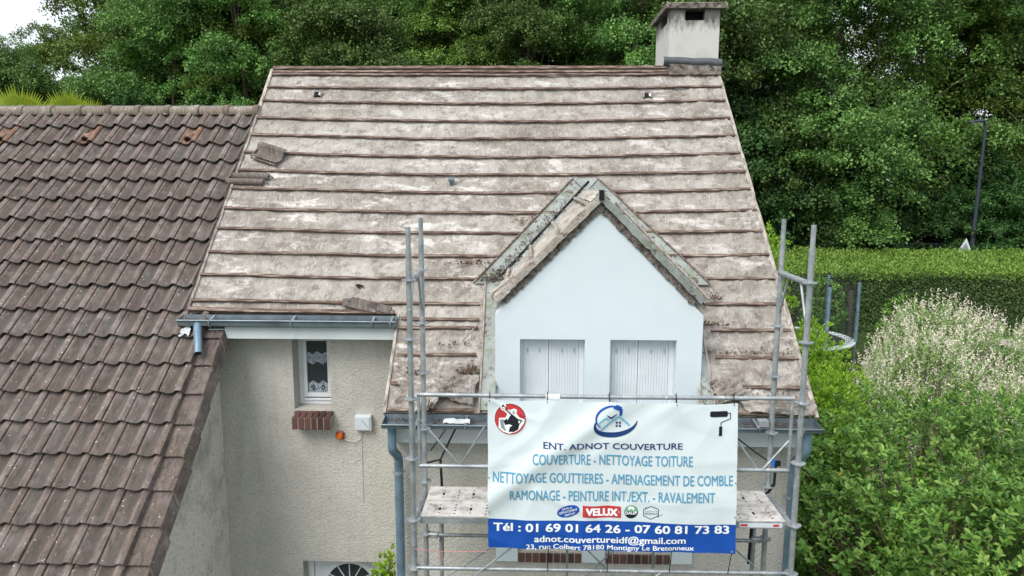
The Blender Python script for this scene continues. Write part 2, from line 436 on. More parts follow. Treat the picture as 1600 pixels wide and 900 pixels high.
# ------------------------------------------------------------------ roof plane of the tall house
SQ = math.sqrt(.5)
def RP(x, s, h=0): return Vector((x, 6.72+s*SQ-h*SQ, 4.007+s*SQ+h*SQ))
XL, XS, SR, SL = -3.80, -1.435, 5.53, 1.19       # left verge, step between the two eaves, ridge, upper eave
def XR(s): return 2.83-.14*s/SR
rafter = .47
def felt_h(x, s):
    k = (s % .345)/.345
    sag = -.010*math.sin(math.pi*k)**2*(.6+.8*n3(x*1.3, s*3, 1))
    r = -.007*math.sin(math.pi*((x/rafter) % 1))**2
    wv = .012*n3(x*1.6, s*5, 3)+.008*n3(x*6, s*9, 5)+.004*n3(x*14, s*18, 15)
    cr = 1-abs(n3(x*3+s*4, s*2-x*1.5, 8))*7
    cr2 = 1-abs(n3(x*5-s*6, s*3+x*1.5, 18))*7
    right = max(0, 1-(XR(s)-x)/.9) if x > 1 else 0
    low = max(0, 1-s/2.2)*(.8 if x > -1.4 else 0)
    amp = .006+.022*right+.019*low
    return sag+r+wv+amp*max(0, cr)+amp*.8*max(0, cr2)

house = thing('house', (-.4, 10.6, 0), 'tall pale roughcast house with its roof stripped to felt and battens and a white dormer', 'house')
def grid(f, x0, x1, s0, s1, nx, ns, fx1=None):
    vs = []; fs = []
    for j in range(ns+1):
        s = s0+(s1-s0)*j/ns
        b = fx1(s) if fx1 else x1
        for i in range(nx+1): vs.append(f(x0+(b-x0)*i/nx, s))
    for j in range(ns):
        for i in range(nx): a = j*(nx+1)+i; fs.append((a, a+1, a+nx+2, a+nx+1))
    return vs, fs
fl = MB()
fl.add(*grid(lambda x, s: RP(x, s, felt_h(x, s)), XS, 0, 0, SR, 210, 250, XR))
fl.add(*grid(lambda x, s: RP(x, s, felt_h(x, s)), XL, XS, SL, SR, 110, 200))
# torn flap of felt hanging over the left eave of the lower roof, and crumpled lap near the dormer
def flap(m, corners, n, amp, sd):
    a, b, c, d = [Vector(q) for q in corners]; vs = []; fs = []
    for j in range(n+1):
        for i in range(n+1):
            u, v = i/n, j/n
            p = (a*(1-u)+b*u)*(1-v)+(d*(1-u)+c*u)*v
            e = .12*n3(u*3, v*3, sd)
            p = p+(b-a)*e*.5
            cr = abs(n3(u*3+v*4, v*2, sd+3))+.6*abs(n3(u*8-v*5, v*4+u*3, sd+7))
            h = amp*(cr*1.6)+.004
            vs.append(p+Vector((0, -SQ, SQ))*h)
    for j in range(n):
        for i in range(n): q = j*(n+1)+i; fs.append((q, q+1, q+n+2, q+n+1))
    m.add(vs, fs)
keep = [i for i, f in enumerate(fl.f) if not (-.33 < sum(fl.v[k][0] for k in f)/4 < 1.71 and 6.5 < sum(fl.v[k][1] for k in f)/4 < 7.75)]
fl.f = [fl.f[i] for i in keep]; fl.mi = [fl.mi[i] for i in keep]
roof = fl.build('roof', 'underlay', house, smooth=True, auto=75)
fp = MB(); flap(fp, (RP(-1.40,.42,.03), RP(-.80,.36,.03), RP(-.95,.02,.05), RP(-1.13,-.05,.06)), 26, .05, 2)
fp.build('torn_felt', 'underlay', roof, smooth=True, auto=80)
fp = MB(); flap(fp, (RP(-.95,.36,.03), RP(-.52,.42,.02), RP(-.56,.06,.04), RP(-.90,.14,.04)), 26, .07, 5)
fp.build('torn_felt', 'underlay', roof, smooth=True, auto=80)
fp = MB(); flap(fp, (RP(1.80,.35,.03), RP(2.15,.42,.02), RP(2.2,.16,.05), RP(1.86,.10,.06)), 22, .07, 9)
fp.build('torn_felt', 'underlay', roof, smooth=True, auto=80)
fp = MB(); flap(fp, (RP(2.0,.25,.02), RP(2.7,.12,.02), RP(2.74,-.02,.04), RP(2.15,.02,.03)), 22, .05, 12)
fp.build('torn_felt', 'underlay', roof, smooth=True, auto=80)
# decking below and the rear slope, so the roof has thickness from other sides
dk = MB()
for (xa, xb, sa, sb, xc) in ((XS,-.34,.03,SR-.02,-.34), (1.72,2.78,.03,SR-.02,2.66), (-.339,1.719,1.45,SR-.02,1.719)):
    dk.hexa([RP(xa,sa,-.10), RP(xb,sa,-.10), RP(xc,sb,-.10), RP(xa,sb,-.10), RP(xa,sa,-.035), RP(xb,sa,-.035), RP(xc,sb,-.035), RP(xa,sb,-.035)])
dk.hexa([RP(XL+.03,SL+.03,-.10), RP(XS-.002,SL+.03,-.10), RP(XS-.002,SR-.02,-.10), RP(XL+.03,SR-.02,-.10), RP(XL+.03,SL+.03,-.035), RP(XS-.002,SL+.03,-.035), RP(XS-.002,SR-.02,-.035), RP(XL+.03,SR-.02,-.035)])
dk.build('roof_boarding', 'timber', roof)
YR, ZR = 6.72+SR*SQ, 4.007+SR*SQ
rs = MB(); rs.hexa([(XL,YR,ZR-.06),(2.69,YR,ZR-.06),(2.69,YR+3.95,ZR-4.0),(XL,YR+3.95,ZR-4.0),(XL,YR,ZR-.003),(2.69,YR,ZR-.003),(2.69,YR+3.95,ZR-3.94),(XL,YR+3.95,ZR-3.94)])
rs.build('rear_roof', 'tile', house)

# battens: one horizontal run per course, broken where the dormer stands
def dormer_span(s):
    z = 4.007+s*SQ
    if z > 6.30: return None
    hw = min(1.225, 6.33-z); hw = max(hw, .02)
    return (.685-hw, .685+hw)
def sagf(x, s):
    return -.085*max(0, min(1, (5.53-s)/.8))*(.3+.7*max(0, min(1, (s-1)/2.5)))*math.sin(math.pi*min(1, max(0, (x-XL)/(2.76-XL)))) if s > 1.1 else 0
def batten(x0, x1, s, wd=.034, th=.020):
    m = MB(); n = max(2, int((x1-x0)/.22)); sd = s*7.3
    ring = []
    for i in range(n+1):
        x = x0+(x1-x0)*i/n
        ds = sagf(x, s)+.012*n3(x*.8, sd, 2)+.004*n3(x*5, sd, 4); h = .014+.010*n3(x*1.1, sd, 9)
        ww = wd*(1+.25*n3(x*3, sd, 6))
        ring.append([RP(x, s+ds-ww/2, h-.002), RP(x, s+ds-ww/2, h+th), RP(x, s+ds+ww/2, h+th*.9), RP(x, s+ds+ww/2, h-.008)])
    vs = [p for r_ in ring for p in r_]; fs = [(3,2,1,0), tuple(4*n+i for i in range(4))]
    for i in range(n):
        for k_ in range(4): a = i*4+k_; b = i*4+(k_+1) % 4; fs.append((a, b, b+4, a+4))
    m.add(vs, fs); m.build('batten', 'batten', roof)
ss = [.02, .315, .66, 1.0, 1.345, 1.70, 2.04, 2.40, 2.735, 3.08, 3.40, 3.73, 4.075, 4.42, 4.785, 5.08, 5.365]
for i, s in enumerate(ss):
    x0 = XS+.02 if s < SL else XL+.02
    sp = dormer_span(s)
    if i == 2: x0 = -1.40
    if sp is None: batten(x0, XR(s)-.03, s)
    else: batten(x0, sp[0]-.02, s); batten(sp[1]+.02, XR(s)-.03, s)
batten(XS+.03, -.55, 1.14)          # extra run under the lap beside the left eave
batten(XL+.02, XS-.05, 1.215, .05, .03)
# ridge boards
for (s, wd, h) in ((SR-.02, .05, .03), (SR-.10, .035, .015)):
    m = MB(); n = 24; ring = []
    for i in range(n+1):
        x = XL+.02+(2.0-XL if s > 5.45 else 1.95-XL)*i/n
        ds = .008*n3(x*1.4, s, 3)
        ring.append([RP(x, s+ds-wd, h-.03), RP(x, s+ds-wd, h+.02), RP(x, s+ds, h+.028), RP(x, s+ds, h-.03)])
    vs = [p for r_ in ring for p in r_]; fs = [(3,2,1,0), tuple(4*n+i for i in range(4))]
    for i in range(n):
        for k_ in range(4): a = i*4+k_; b = i*4+(k_+1) % 4; fs.append((a, b, b+4, a+4))
    m.add(vs, fs); m.build('ridge_board', 'batten', roof)
# verge boards
def verge(xa, sa, xb, sb, w_=.05, th=.10, up_=.02):
    m = MB(); n = 22; ring = []
    for i in range(n+1):
        t = i/n; s = sa+(sb-sa)*t; x = xa+(xb-xa)*t+.008*n3(s*3, xa, 2); q = .006*n3(s*5, xa, 5)
        ring.append([RP(x, s, -th), RP(x-w_*.5+q, s, up_-.004), RP(x+w_*.5+q, s, up_+q), RP(x+w_*.5, s, -th)])
    vs = [p for r_ in ring for p in r_]; fs = [(3,2,1,0), tuple(4*n+i for i in range(4))]
    for i in range(n):
        for k_ in range(4): a = i*4+k_; b = i*4+(k_+1) % 4; fs.append((a, b, b+4, a+4))
    m.add(vs, fs); m.build('verge_board', 'timber', roof)
verge(XL, SL, XL, SR-.03); verge(XS-.01, -.01, XS-.01, SL-.02, .03); verge(2.815, -.01, XR(SR)-.01, SR-.2, .045)
# patches: two small openings with white lining high on the roof, one hole low on the left
def patch(x, s, w_, h_, mat, name, hh=.014):
    m = MB(); m.hexa([RP(x-w_,s-h_,-.02),RP(x+w_,s-h_,-.02),RP(x+w_,s+h_,-.02),RP(x-w_,s+h_,-.02),RP(x-w_,s-h_,hh),RP(x+w_,s-h_,hh),RP(x+w_,s+h_,hh),RP(x-w_,s+h_,hh)])
    return m.build(name, mat, roof)
for px_, s_ in ((-3.02, 4.93), (1.62, 4.90)):
    h_ = patch(px_, s_, .045, .045, 'dark', 'roof_hole', .018)
    for dx in (-.055, .05):
        m = MB(); m.obox(RP(px_+dx, s_-.01, .03), (.008,.004,0), (.004,.03,.045), (0,-.01,.01)); m.build('batten_stub', 'timber', h_)
    m = MB(); m.obox(RP(px_+.03, s_-.015, .03), (.014,0,0), (0,.022,.022), (0,-.002,.002)); m.build('lining', 'rag', h_)
m = MB(); m.add([RP(-1.93+a, 1.545+b, .02) for a, b in ((-.05,.02),(-.01,.035),(.045,.015),(.06,-.01),(.02,-.005),(.0,-.035),(-.02,-.01))], [(0,1,2,3,4,5,6)])
m.build('roof_hole', 'dark', roof)
# conical pipe stub poking through the felt
m = MB(); p0 = RP(-1.0, 3.15, 0); m.tube([p0, p0+Vector((0,-.005,.035)), p0+Vector((0,-.03,.085))], [.02,.03,.045], 14)
m.build('vent_pipe', 'zinc', roof, smooth=True)
# small white tabs
tb = MB()
for (x, s) in ((-2.6,5.2),(-.3,5.12),(-.7,1.04),(2.45,5.03),(2.2,3.44)):
    a = rng.uniform(0, 3); tb.obox(RP(x, s, .03), (.022*math.cos(a),.02*math.sin(a),.01), (0,.012,.012), (0,-.001,.001))
# ------------------------------------------------------------------ house walls
def wall_grid(xs, zs, holes, y0, y1):
    m = MB()
    for i in range(len(xs)-1):
        for j in range(len(zs)-1):
            cx, cz = (xs[i]+xs[i+1])/2, (zs[j]+zs[j+1])/2
            if any(a < cx < b and c < cz < d for a, b, c, d in holes): continue
            m.box(xs[i], xs[i+1], y0, y1, zs[j], zs[j+1])
    return m
# entrance wall (set back), with the stair window and the front door
WIN = (-2.69, -2.265, 3.70, 4.56); DOOR = (-2.675, -1.60, 0, 1.83)
m = wall_grid([-3.56, -2.69, -2.675, -2.265, -1.60, -1.42], [0, 1.83, 3.70, 4.56, 4.62], [WIN, DOOR], 7.70, 8.02)
m.build('wall', 'render', house)
# main wall of the right block with two shuttered windows
LW = [(-.11,.56,2.42,3.55), (.81,1.49,2.42,3.55)]
m = wall_grid([-1.415, -.11, .56, .81, 1.49, 2.75], [0, 2.42, 3.55, 3.86], LW, 6.95, 7.20)
m.box(-1.415, -1.17, 7.2, 7.699, 0, 3.86)
m.build('wall', 'render', house)
# side and rear walls
m = MB()
m.prism([(2.745,6.96,0),(2.745,14.2,0),(2.745,14.2,4.1),(2.745,10.62,7.72),(2.745,6.96,4.06)], (-.2,0,0))
m.build('wall', 'render', house)
m = MB()
m.prism([(-3.56,7.71,0),(-3.56,14.2,0),(-3.56,14.2,4.1),(-3.56,10.62,7.72),(-3.56,7.71,4.82)], (.2,0,0))
m.box(-3.56, 2.745, 14.2, 14.4, 0, 4.1)
m.build('wall', 'render', house)
m = MB(); m.box(-3.3, 2.5, 8.4, 14.1, .05, 3.7); m.build('interior', 'wall shade', house)
# left window
wn = MB(); x0, x1, z0, z1, y = -2.69, -2.265, 3.70, 4.56, 7.90
for a in ((x0,x0+.055,y,y+.06,z0,z1),(x1-.045,x1,y,y+.06,z0,z1),(x0+.055,x1-.045,y,y+.06,z0,z0+.05),(x0+.055,x1-.045,y,y+.06,z1-.05,z1)): wn.box(*a)
win = wn.build('window', 'pvc', house, bevel=.004)
wn = MB()
for a in ((x0+.057,x0+.10,y-.02,y+.03,z0+.09,z1-.052),(x1-.085,x1-.047,y-.02,y+.03,z0+.09,z1-.052),(x0+.10,x1-.085,y-.02,y+.03,z0+.09,z0+.14),(x0+.10,x1-.085,y-.02,y+.03,z1-.10,z1-.052),(x0+.057,x1-.047,y-.025,y+.02,z0+.052,z0+.075)): wn.box(*a)
wn.build('sash', 'pvc', win, bevel=.004)
wn = MB(); wn.box(x0+.095, x1-.08, y+.004, y+.012, z0+.13, z1-.09); wn.build('pane', 'glass', win)
# lace curtain bands with pointed hems, two of them, hung right behind the glass plane
cx0, cx1 = x0+.105, x1-.088; wd_ = (cx1-cx0)/4
def zig(zt, zb, amp, yy):
    cu = MB(); top = []; bot = []
    for i in range(5): top.append((cx0+wd_*i, yy, zt+(amp if i % 2 == 0 else 0)))
    for i in range(5): bot.append((cx0+wd_*i, yy, zb+(0 if i % 2 == 0 else -amp)))
    n_ = 5; cu.add(bot+top, [(i, i+1, n_+i+1, n_+i) for i in range(4)])
    cu.build('curtain', 'lace', win)
zig(4.30, 4.21, .035, y+.0015)
cu = MB(); top = [(cx0+wd_*i, y+.0015, 3.955+(-.04 if i % 2 == 0 else 0)+.03) for i in range(5)]
cu.add([(cx0+wd_*i, y+.0015, 3.835) for i in range(5)]+top, [(i, i+1, 6+i, 5+i) for i in range(4)]); cu.build('curtain', 'lace', win)
for i in range(2):
    cu = MB(); c_ = cx0+wd_*(1+2*i); r_ = .028
    p_ = [(c_-r_,y-.0005,3.90),(c_,y-.0005,3.90-r_*1.3),(c_+r_,y-.0005,3.90),(c_,y-.0005,3.90+r_*1.3)]
    q = [(c_-r_*.55,y-.0005,3.90),(c_,y-.0005,3.90-r_*.7),(c_+r_*.55,y-.0005,3.90),(c_,y-.0005,3.90+r_*.7)]
    cu.add(p_+q, [(0,1,5,4),(1,2,6,5),(2,3,7,6),(3,0,4,7)]); cu.build('curtain_motif', 'dark', win)
# brick sill below it
def sill(x0, x1, y0, y1, z0, z1, n, drop=.03, name='window_sill'):
    mm = MB(); mm.box(x0+.004, x1-.004, y0+.006, y1, z0+.004, z1-drop-.004); s_ = mm.build(name, 'mortar', house)
    b = MB(); wq = (x1-x0)/n
    for i in range(n):
        a = x0+wq*i+.005; c_ = x0+wq*(i+1)-.005; j = rng.uniform(-.002, .002)
        b.hexa([(a,y0+j,z0),(c_,y0+j,z0),(c_,y1,z0),(a,y1,z0),(a,y0+j,z1-drop),(c_,y0+j,z1-drop),(c_,y1,z1),(a,y1,z1)])
    b.build('brick_course', 'brick', s_, bevel=.004)
sill(-2.672, -2.238, 7.52, 7.699, 3.52, 3.685, 6)
m = MB(); m.hexa([(-2.688,7.66,3.66),(-2.267,7.66,3.66),(-2.267,7.93,3.66),(-2.688,7.93,3.66),(-2.688,7.66,3.675),(-2.267,7.66,3.675),(-2.267,7.93,3.70),(-2.688,7.93,3.70)]); m.build('sill_slab', 'wood post', house)
# front door
d = MB()
d.box(-2.672,-2.60,7.86,7.93,0,1.825); d.box(-1.72,-1.603,7.86,7.93,0,1.825); d.box(-2.60,-1.72,7.86,7.93,1.795,1.825)
door = d.build('door', 'pvc', house, bevel=.004)
d = MB(); d.box(-2.595,-1.725,7.885,7.93,.02,1.79); d.build('door_leaf', 'pvc', door, bevel=.004)
cxd, czd = -2.17, 1.42
def arc(r_, y, n=28, a0=0, a1=math.pi): return [(cxd+r_*math.cos(a0+(a1-a0)*i/n), y, czd+r_*math.sin(a0+(a1-a0)*i/n)) for i in range(n+1)]
d = MB(); a = arc(.345, 7.872); b = arc(.285, 7.872); n_ = len(a)
d.add(a+b+[(p[0],7.884,p[2]) for p in a]+[(p[0],7.884,p[2]) for p in b], [(i,i+1,n_+i+1,n_+i) for i in range(n_-1)]+[(i,2*n_+i,2*n_+i+1,i+1) for i in range(n_-1)]+[(n_+i,n_+i+1,3*n_+i+1,3*n_+i) for i in range(n_-1)])
d.build('fanlight_trim', 'pvc', door)
d = MB(); d.prism(arc(.283, 7.880), (0,.004,0)); d.build('fanlight', 'glass', door)
d = MB()
for an in (30, 60, 90, 120, 150):
    q = R(an); d.obox((cxd+.17*math.cos(q),7.874,czd+.17*math.sin(q)), (.11*math.cos(q),0,.11*math.sin(q)), (0,.005,0), (-.006*math.sin(q),0,.006*math.cos(q)))
d.tube([(cxd+.06*math.cos(R(x)),7.874,czd+.06*math.sin(R(x))) for x in range(0,181,20)], .006, 6)
d.build('glazing_bar', 'pvc', door)
# lower windows: white surrounds, shutters, brick sills
for a, b in ((-.345,-.112),(.562,.808),(1.492,1.72)):
    m = MB(); m.box(a, b, 6.925, 6.949, 2.31, 3.83); m.build('window_surround', 'white', house, bevel=.004)
for (a, b, c_, d_) in LW:
    m = MB(); m.box(a, b, 7.06, 7.10, c_, d_)
    n_ = 9
    for i in range(n_): q = a+(b-a)*(i+.5)/n_; m.box(q-.002, q+.002, 7.055, 7.0598, c_+.01, d_-.01)
    m.build('shutter', 'shutter', house)
    sill(a-.0, b+.0, 6.93, 7.06, 2.30, 2.418, 9, .02)

# ------------------------------------------------------------------ fascias, gutters, downpipes
m = MB(); m.box(-3.50, -1.44, 7.42, 7.445, 4.585, 4.74); m.box(-3.50, -1.44, 7.446, 7.70, 4.585, 4.60)
m.build('fascia', 'fascia', house, bevel=.003)
m = MB(); m.box(-2.555, -2.55, 7.415, 7.4195, 4.59, 4.735); m.build('fascia_joint', 'shutter', house)
m = MB(); m.box(-1.43, 2.80, 6.74, 6.765, 3.685, 3.875); m.box(-1.43, 2.80, 6.766, 6.949, 3.685, 3.70)
m.build('fascia', 'fascia', house, bevel=.003)
def gutter(x0, x1, y0, z, w_, dep, name, brs):
    """box-shaped zinc gutter with a rolled front rim; y0 front, z rim height"""
    prof = [(0,0),(.004,-dep*.75),(.03,-dep),(w_-.04,-dep),(w_-.01,-dep*.75),(w_,.035)]
    m = MB(); n = len(prof); nx = 16; vs = []; fs = []
    for off in (0, .004):
        for i in range(nx+1):
            x = x0+(x1-x0)*i/nx; q = .004*n3(x*1.2, off*0, 7)
            for (a, b) in prof: vs.append((x, y0+a+(off if a < w_/2 else -off), z+b+off+q))
    L_ = (nx+1)*n
    for i in range(nx):
        for k_ in range(n-1):
            a = i*n+k_; fs.append((a, a+1, a+n+1, a+n)); fs.append((L_+a, L_+a+n, L_+a+n+1, L_+a+1))
    m.add(vs, fs)
    m.tube([(x0,y0-.002,z),((x0+x1)/2,y0-.002,z+.001),(x1,y0-.002,z)], .0105, 10)
    g = m.build(name, 'zinc', house, smooth=True)
    for xe in (x0, x1):
        e = MB(); e.prism([(xe,y0+a,z+b) for a, b in prof], (.004 if xe == x0 else -.004,0,0)); e.build('end_cap', 'zinc', g)
    for xb in brs:
        e = MB(); e.tube([(xb,y0-.012,z+.012),(xb,y0-.014,z-.02),(xb,y0-.002,z-dep*.8),(xb,y0+.03,z-dep-.004)], .006, 6)
        e.obox((xb,y0+w_*.5,z+.014), (.010,0,0), (0,w_*.5,.018), (0,-.0006,.003)); e.build('gutter_bracket', 'galv', g)
    return g
gl = gutter(-3.80, -1.435, 7.335, 4.80, .15, .075, 'gutter', [-3.45,-2.56,-2.31+.62,-1.49])
gr = gutter(-1.435, 2.80, 6.505, 3.955, .215, .05, 'gutter', [-1.1,-.62,.1,.9,1.55,2.2,2.62])
# spout of the upper gutter, emptying on the tiled roof
m = MB(); m.tube([(-3.585,7.37,4.755),(-3.575,7.33,4.73),(-3.54,7.25,4.66),(-3.50,7.17,4.585),(-3.475,7.10,4.50)], [.044,.043,.042,.040,.038], 14)
m.build('downpipe', 'pipe', house, smooth=True)
m = MB(); m.tube([(-3.475,7.10,4.50),(-3.474,7.097,4.496)], .033, 14); m.build('downpipe_mouth', 'dark', house)
def pipe(pts, r_, collars, name='downpipe'):
    m = MB(); m.tube(pts, r_, 16); g = m.build(name, 'pipe', house, smooth=True)
    for z in collars:
        x_, y_ = pts[-1][0], pts[-1][1]
        e = MB(); e.tube([(x_,y_,z),(x_,y_,z+.03)], r_+.006, 16); e.box(x_-r_-.02, x_+r_+.02, y_-.004, y_+.03, z+.008, z+.022)
        e.build('pipe_collar', 'galv', g, smooth=True)
pipe([(-1.365,6.66,3.91),(-1.365,6.66,3.68),(-1.36,6.67,3.63),(-1.335,6.78,3.53),(-1.33,6.80,3.48),(-1.33,6.80,0)], .045, [3.33,1.6])
pipe([(2.70,6.62,3.91),(2.70,6.62,3.72),(2.70,6.64,3.66),(2.68,6.80,3.52),(2.675,6.84,3.46),(2.67,6.85,0)], .045, [3.1,1.6])

# ------------------------------------------------------------------ dormer
dorm = thing('dormer', (.685, 6.95, 3.86), 'x', 'x'); del dorm['label']; del dorm['category']
dorm.parent = house; dorm.matrix_parent_inverse = wmat(house).inverted()
HO = [(-.10,.555,3.95,4.715),(.81,1.475,3.95,4.715)]
xs = [-.35,-.10,.555,.81,1.475,1.73]; zs = [3.862,3.95,4.715,4.97]
m = wall_grid(xs, zs, HO, 6.948, 7.15)
m.prism([(-.35,6.948,4.97),(1.73,6.948,4.97),(.69,6.948,6.01)], (0,.20,0))
m.build('wall', 'white', dorm)
m = MB(); m.box(-.345,-.25,7.151,8.2,3.9,5.06); m.build('cheek', 'valley', dorm)
m = MB(); m.box(1.63,1.725,7.151,8.2,3.9,5.06); m.build('cheek', 'valley', dorm)
for (a, b, c_, d_) in HO:
    fr = MB(); Y0 = 7.06
    fr.box(a+.001, a+.03, Y0, Y0+.05, c_, d_-.001); fr.box(b-.055, b-.001, Y0, Y0+.05, c_, d_-.001); fr.box(a+.03, b-.055, Y0, Y0+.05, d_-.02, d_-.001)
    sh = fr.build('window', 'shutter', dorm)
    for (p, q) in ((a+.032, a+.032+(b-a-.09)*.46), (a+.036+(b-a-.09)*.46, b-.057)):
        l_ = MB(); n_ = 9 if q-p < .28 else 11; ww = (q-p)/n_
        for i in range(n_):
            l_.box(p+ww*i+.0013, p+ww*(i+1)-.0013, Y0+.004, Y0+.012, c_, d_-.025)
        l_.box(p, q, Y0+.0125, Y0+.02, c_, d_-.024)
        lf = l_.build('shutter', 'shutter', sh)
    # pulls
    for xx in (a+.075, a+.20, a+.43, b-.10):
        t_ = MB(); t_.tube([(xx,Y0-.008,d_-.115),(xx-.006,Y0-.010,d_-.14),(xx,Y0-.008,d_-.17),(xx+.006,Y0-.010,d_-.14),(xx,Y0-.008,d_-.115)], .0018, 5); t_.build('shutter_hook', 'grey ink', sh)
# dormer roof slabs (left slope in old felt and boards, right slope likewise)
ZA = 6.175      # ridge height of the dormer
def DP(side, t, y, h=0):   # t: distance from the ridge along the slope; side -1 left, +1 right
    return Vector((.685+side*(t*SQ+h*SQ), y, ZA-t*SQ+h*SQ))
def yv(t): return 6.72+(ZA-t*SQ-4.007)  # where it meets the main roof
TE = 1.48
for side in (-1, 1):
    vs = []; fs = []; nt_, ny = 60, 46
    for j in range(nt_+1):
        t = TE*j/nt_; ya = 6.90; yb = max(yv(t)+.03, ya+.3)
        for i in range(ny+1):
            y = ya+(yb-ya)*i/ny
            h = .010*n3(t*3, y*4, side)+.012*max(0, 1-abs(n3(t*4+y*6, y*3, 5))*7)*.6
            vs.append(DP(side, t, y, h))
    for j in range(nt_):
        for i in range(ny): q = j*(ny+1)+i; fs.append((q, q+1, q+ny+2, q+ny+1))
    m = MB(); m.add(vs, fs); m.build('roof', 'warm felt', dorm, smooth=True, auto=75)
    m = MB(); m.hexa([DP(side,.03,6.97,-.09),DP(side,TE-.02,6.97,-.09),DP(side,TE-.02,yv(TE)+.1,-.09),DP(side,.03,yv(0)+.02,-.09),
                      DP(side,.0,6.97,-.02),DP(side,TE-.02,6.97,-.02),DP(side,TE-.02,yv(TE)+.1,-.02),DP(side,.0,yv(0)+.02,-.02)])
    m.build('roof_boarding', 'timber', dorm)
    # barge mortar and board along the front edge, rough and broken
    m = MB(); n_ = 40; ring = []
    for i in range(n_+1):
        t = -.03+(TE+.02)*i/n_; j = .5*n3(t*9, side, 3)+.5*n3(t*23, side, 8)
        a_ = .055+.02*j; up_ = .014+.010*n3(t*7, side, 9)
        ring.append([DP(side,t,6.885+.006*j,-a_), DP(side,t,6.88,up_), DP(side,t,6.945,up_), DP(side,t,6.945,-a_)])
    vs = [p for r_ in ring for p in r_]; fs = [(3,2,1,0), tuple(4*n_+i for i in range(4))]
    for i in range(n_):
        for k_ in range(4): a = i*4+k_; b = i*4+(k_+1) % 4; fs.append((a, b, b+4, a+4))
    m.add(vs, fs); m.build('barge_edge', 'valley' if side > 0 else 'warm felt', dorm)
    m = MB(); n_ = 60; ring = []
    for i in range(n_+1):
        t = .05+(TE-.10)*i/n_; j = .6*n3(t*9, side, 13)+.8*n3(t*27, side, 18)
        a0 = .03; a1 = .122+.022*j
        ring.append([DP(side,t,6.93,-a0), DP(side,t,6.93,-a1), DP(side,t,6.9465,-a1), DP(side,t,6.9465,-a0)])
    vs = [p for r_ in ring for p in r_]; fs = [(3,2,1,0), tuple(4*n_+i for i in range(4))]
    for i in range(n_):
        for k_ in range(4): a = i*4+k_; b = i*4+(k_+1) % 4; fs.append((a, b, b+4, a+4))
    m.add(vs, fs); m.build('barge_mortar', 'cap', dorm)
    # battens of the dormer roof, running front to back across the slope
    for t in ((.17, .56, .93, 1.28) if side < 0 else (.3, .7, 1.1)):
        m = MB(); yb = yv(t)-.02; n_ = 8; pts = []
        for i in range(n_+1):
            y = 6.93+(yb-6.93)*i/n_; pts.append(DP(side, t+.012*n3(y*4, t, 2), y, .036))
        m.tube(pts, .022, 6); m.build('batten', 'timber', dorm)
    # valley flashing: a zinc strip lying on the main roof along the junction, and an upstand
    m = MB(); n_ = 30; vs = []; fs = []
    for i in range(n_+1):
        z = 6.30-(6.30-5.13)*i/n_; s_ = (z-4.007)/SQ; hw = ZA-z
        xi = .685+side*(hw-.03); xo = .685+side*(hw+.262)
        q = .008*n3(s_*6, side, 4)
        vs += [RP(xi, s_-.02, .05+q), RP((xi+xo)/2, s_, .028+q), RP(xo, s_, .036), RP(xo+side*.006, s_, .060+.5*q), RP(xo+side*.012, s_, .03)]
    for i in range(n_):
        for k_ in range(4): a = i*5+k_; fs.append((a, a+1, a+6, a+5))
    m.add(vs, fs); m.build('valley_flashing', 'valley', dorm)
# black tube standing in for the shadow in the gap between the left slope and its valley, pale lath along the right verge
m = MB(); m.tube([Vector((.685-(ZA-z)*1.0-.012, 6.72+(z-4.007), z+.062)) for z in [ZA+.05-(ZA-5.08)*i/14 for i in range(15)]], .016, 5); m.build('valley_gap_shadow', 'dark', dorm)
m = MB(); m.tube([DP(1, .16+1.34*i/12, 6.91, .035+.008*n3(i*.7, 2, 2)) for i in range(13)], .015, 5); m.build('verge_lath', 'timber', dorm)
m = MB(); m.tube([DP(-1, TE-.30, 6.93, .03), DP(-1, TE-.02, 6.98, .05), DP(-1, TE+.03, 7.0, .0)], .022, 6); m.build('felt_roll', 'warm felt', dorm)
# timber lath at the outer edge of each valley
for side in (-1, 1):
    m = MB(); pts = []
    for i in range(12):
        z = 6.29-(6.29-5.13)*i/11; s_ = (z-4.007)/SQ; pts.append(RP(.685+side*(ZA-z+.277), s_, .045+.006*n3(z*5, side, 2)))
    m.tube(pts, .013, 6); m.build('valley_lath', 'batten', dorm)
# flat side flashings that run down beside the dormer walls, with a lath
for side, xi, xo in ((-1, -.345, -.50), (1, 1.735, 1.83)):
    m = MB(); m.hexa([RP(xi,.02,.0),RP(xo,.02,.0),RP(xo,1.62,.0),RP(xi,1.62,.0),RP(xi,.02,.035),RP(xo,.02,.035),RP(xo,1.62,.035),RP(xi,1.62,.035)])
    m.build('side_flashing', 'valley', dorm)
    m = MB(); m.tube([RP(xo,-.02,.045),RP(xo+.004,.5,.04),RP(xo,1.1,.05),RP(xo-.003,1.60,.045)], .012, 6); m.build('flashing_lath', 'timber', dorm)
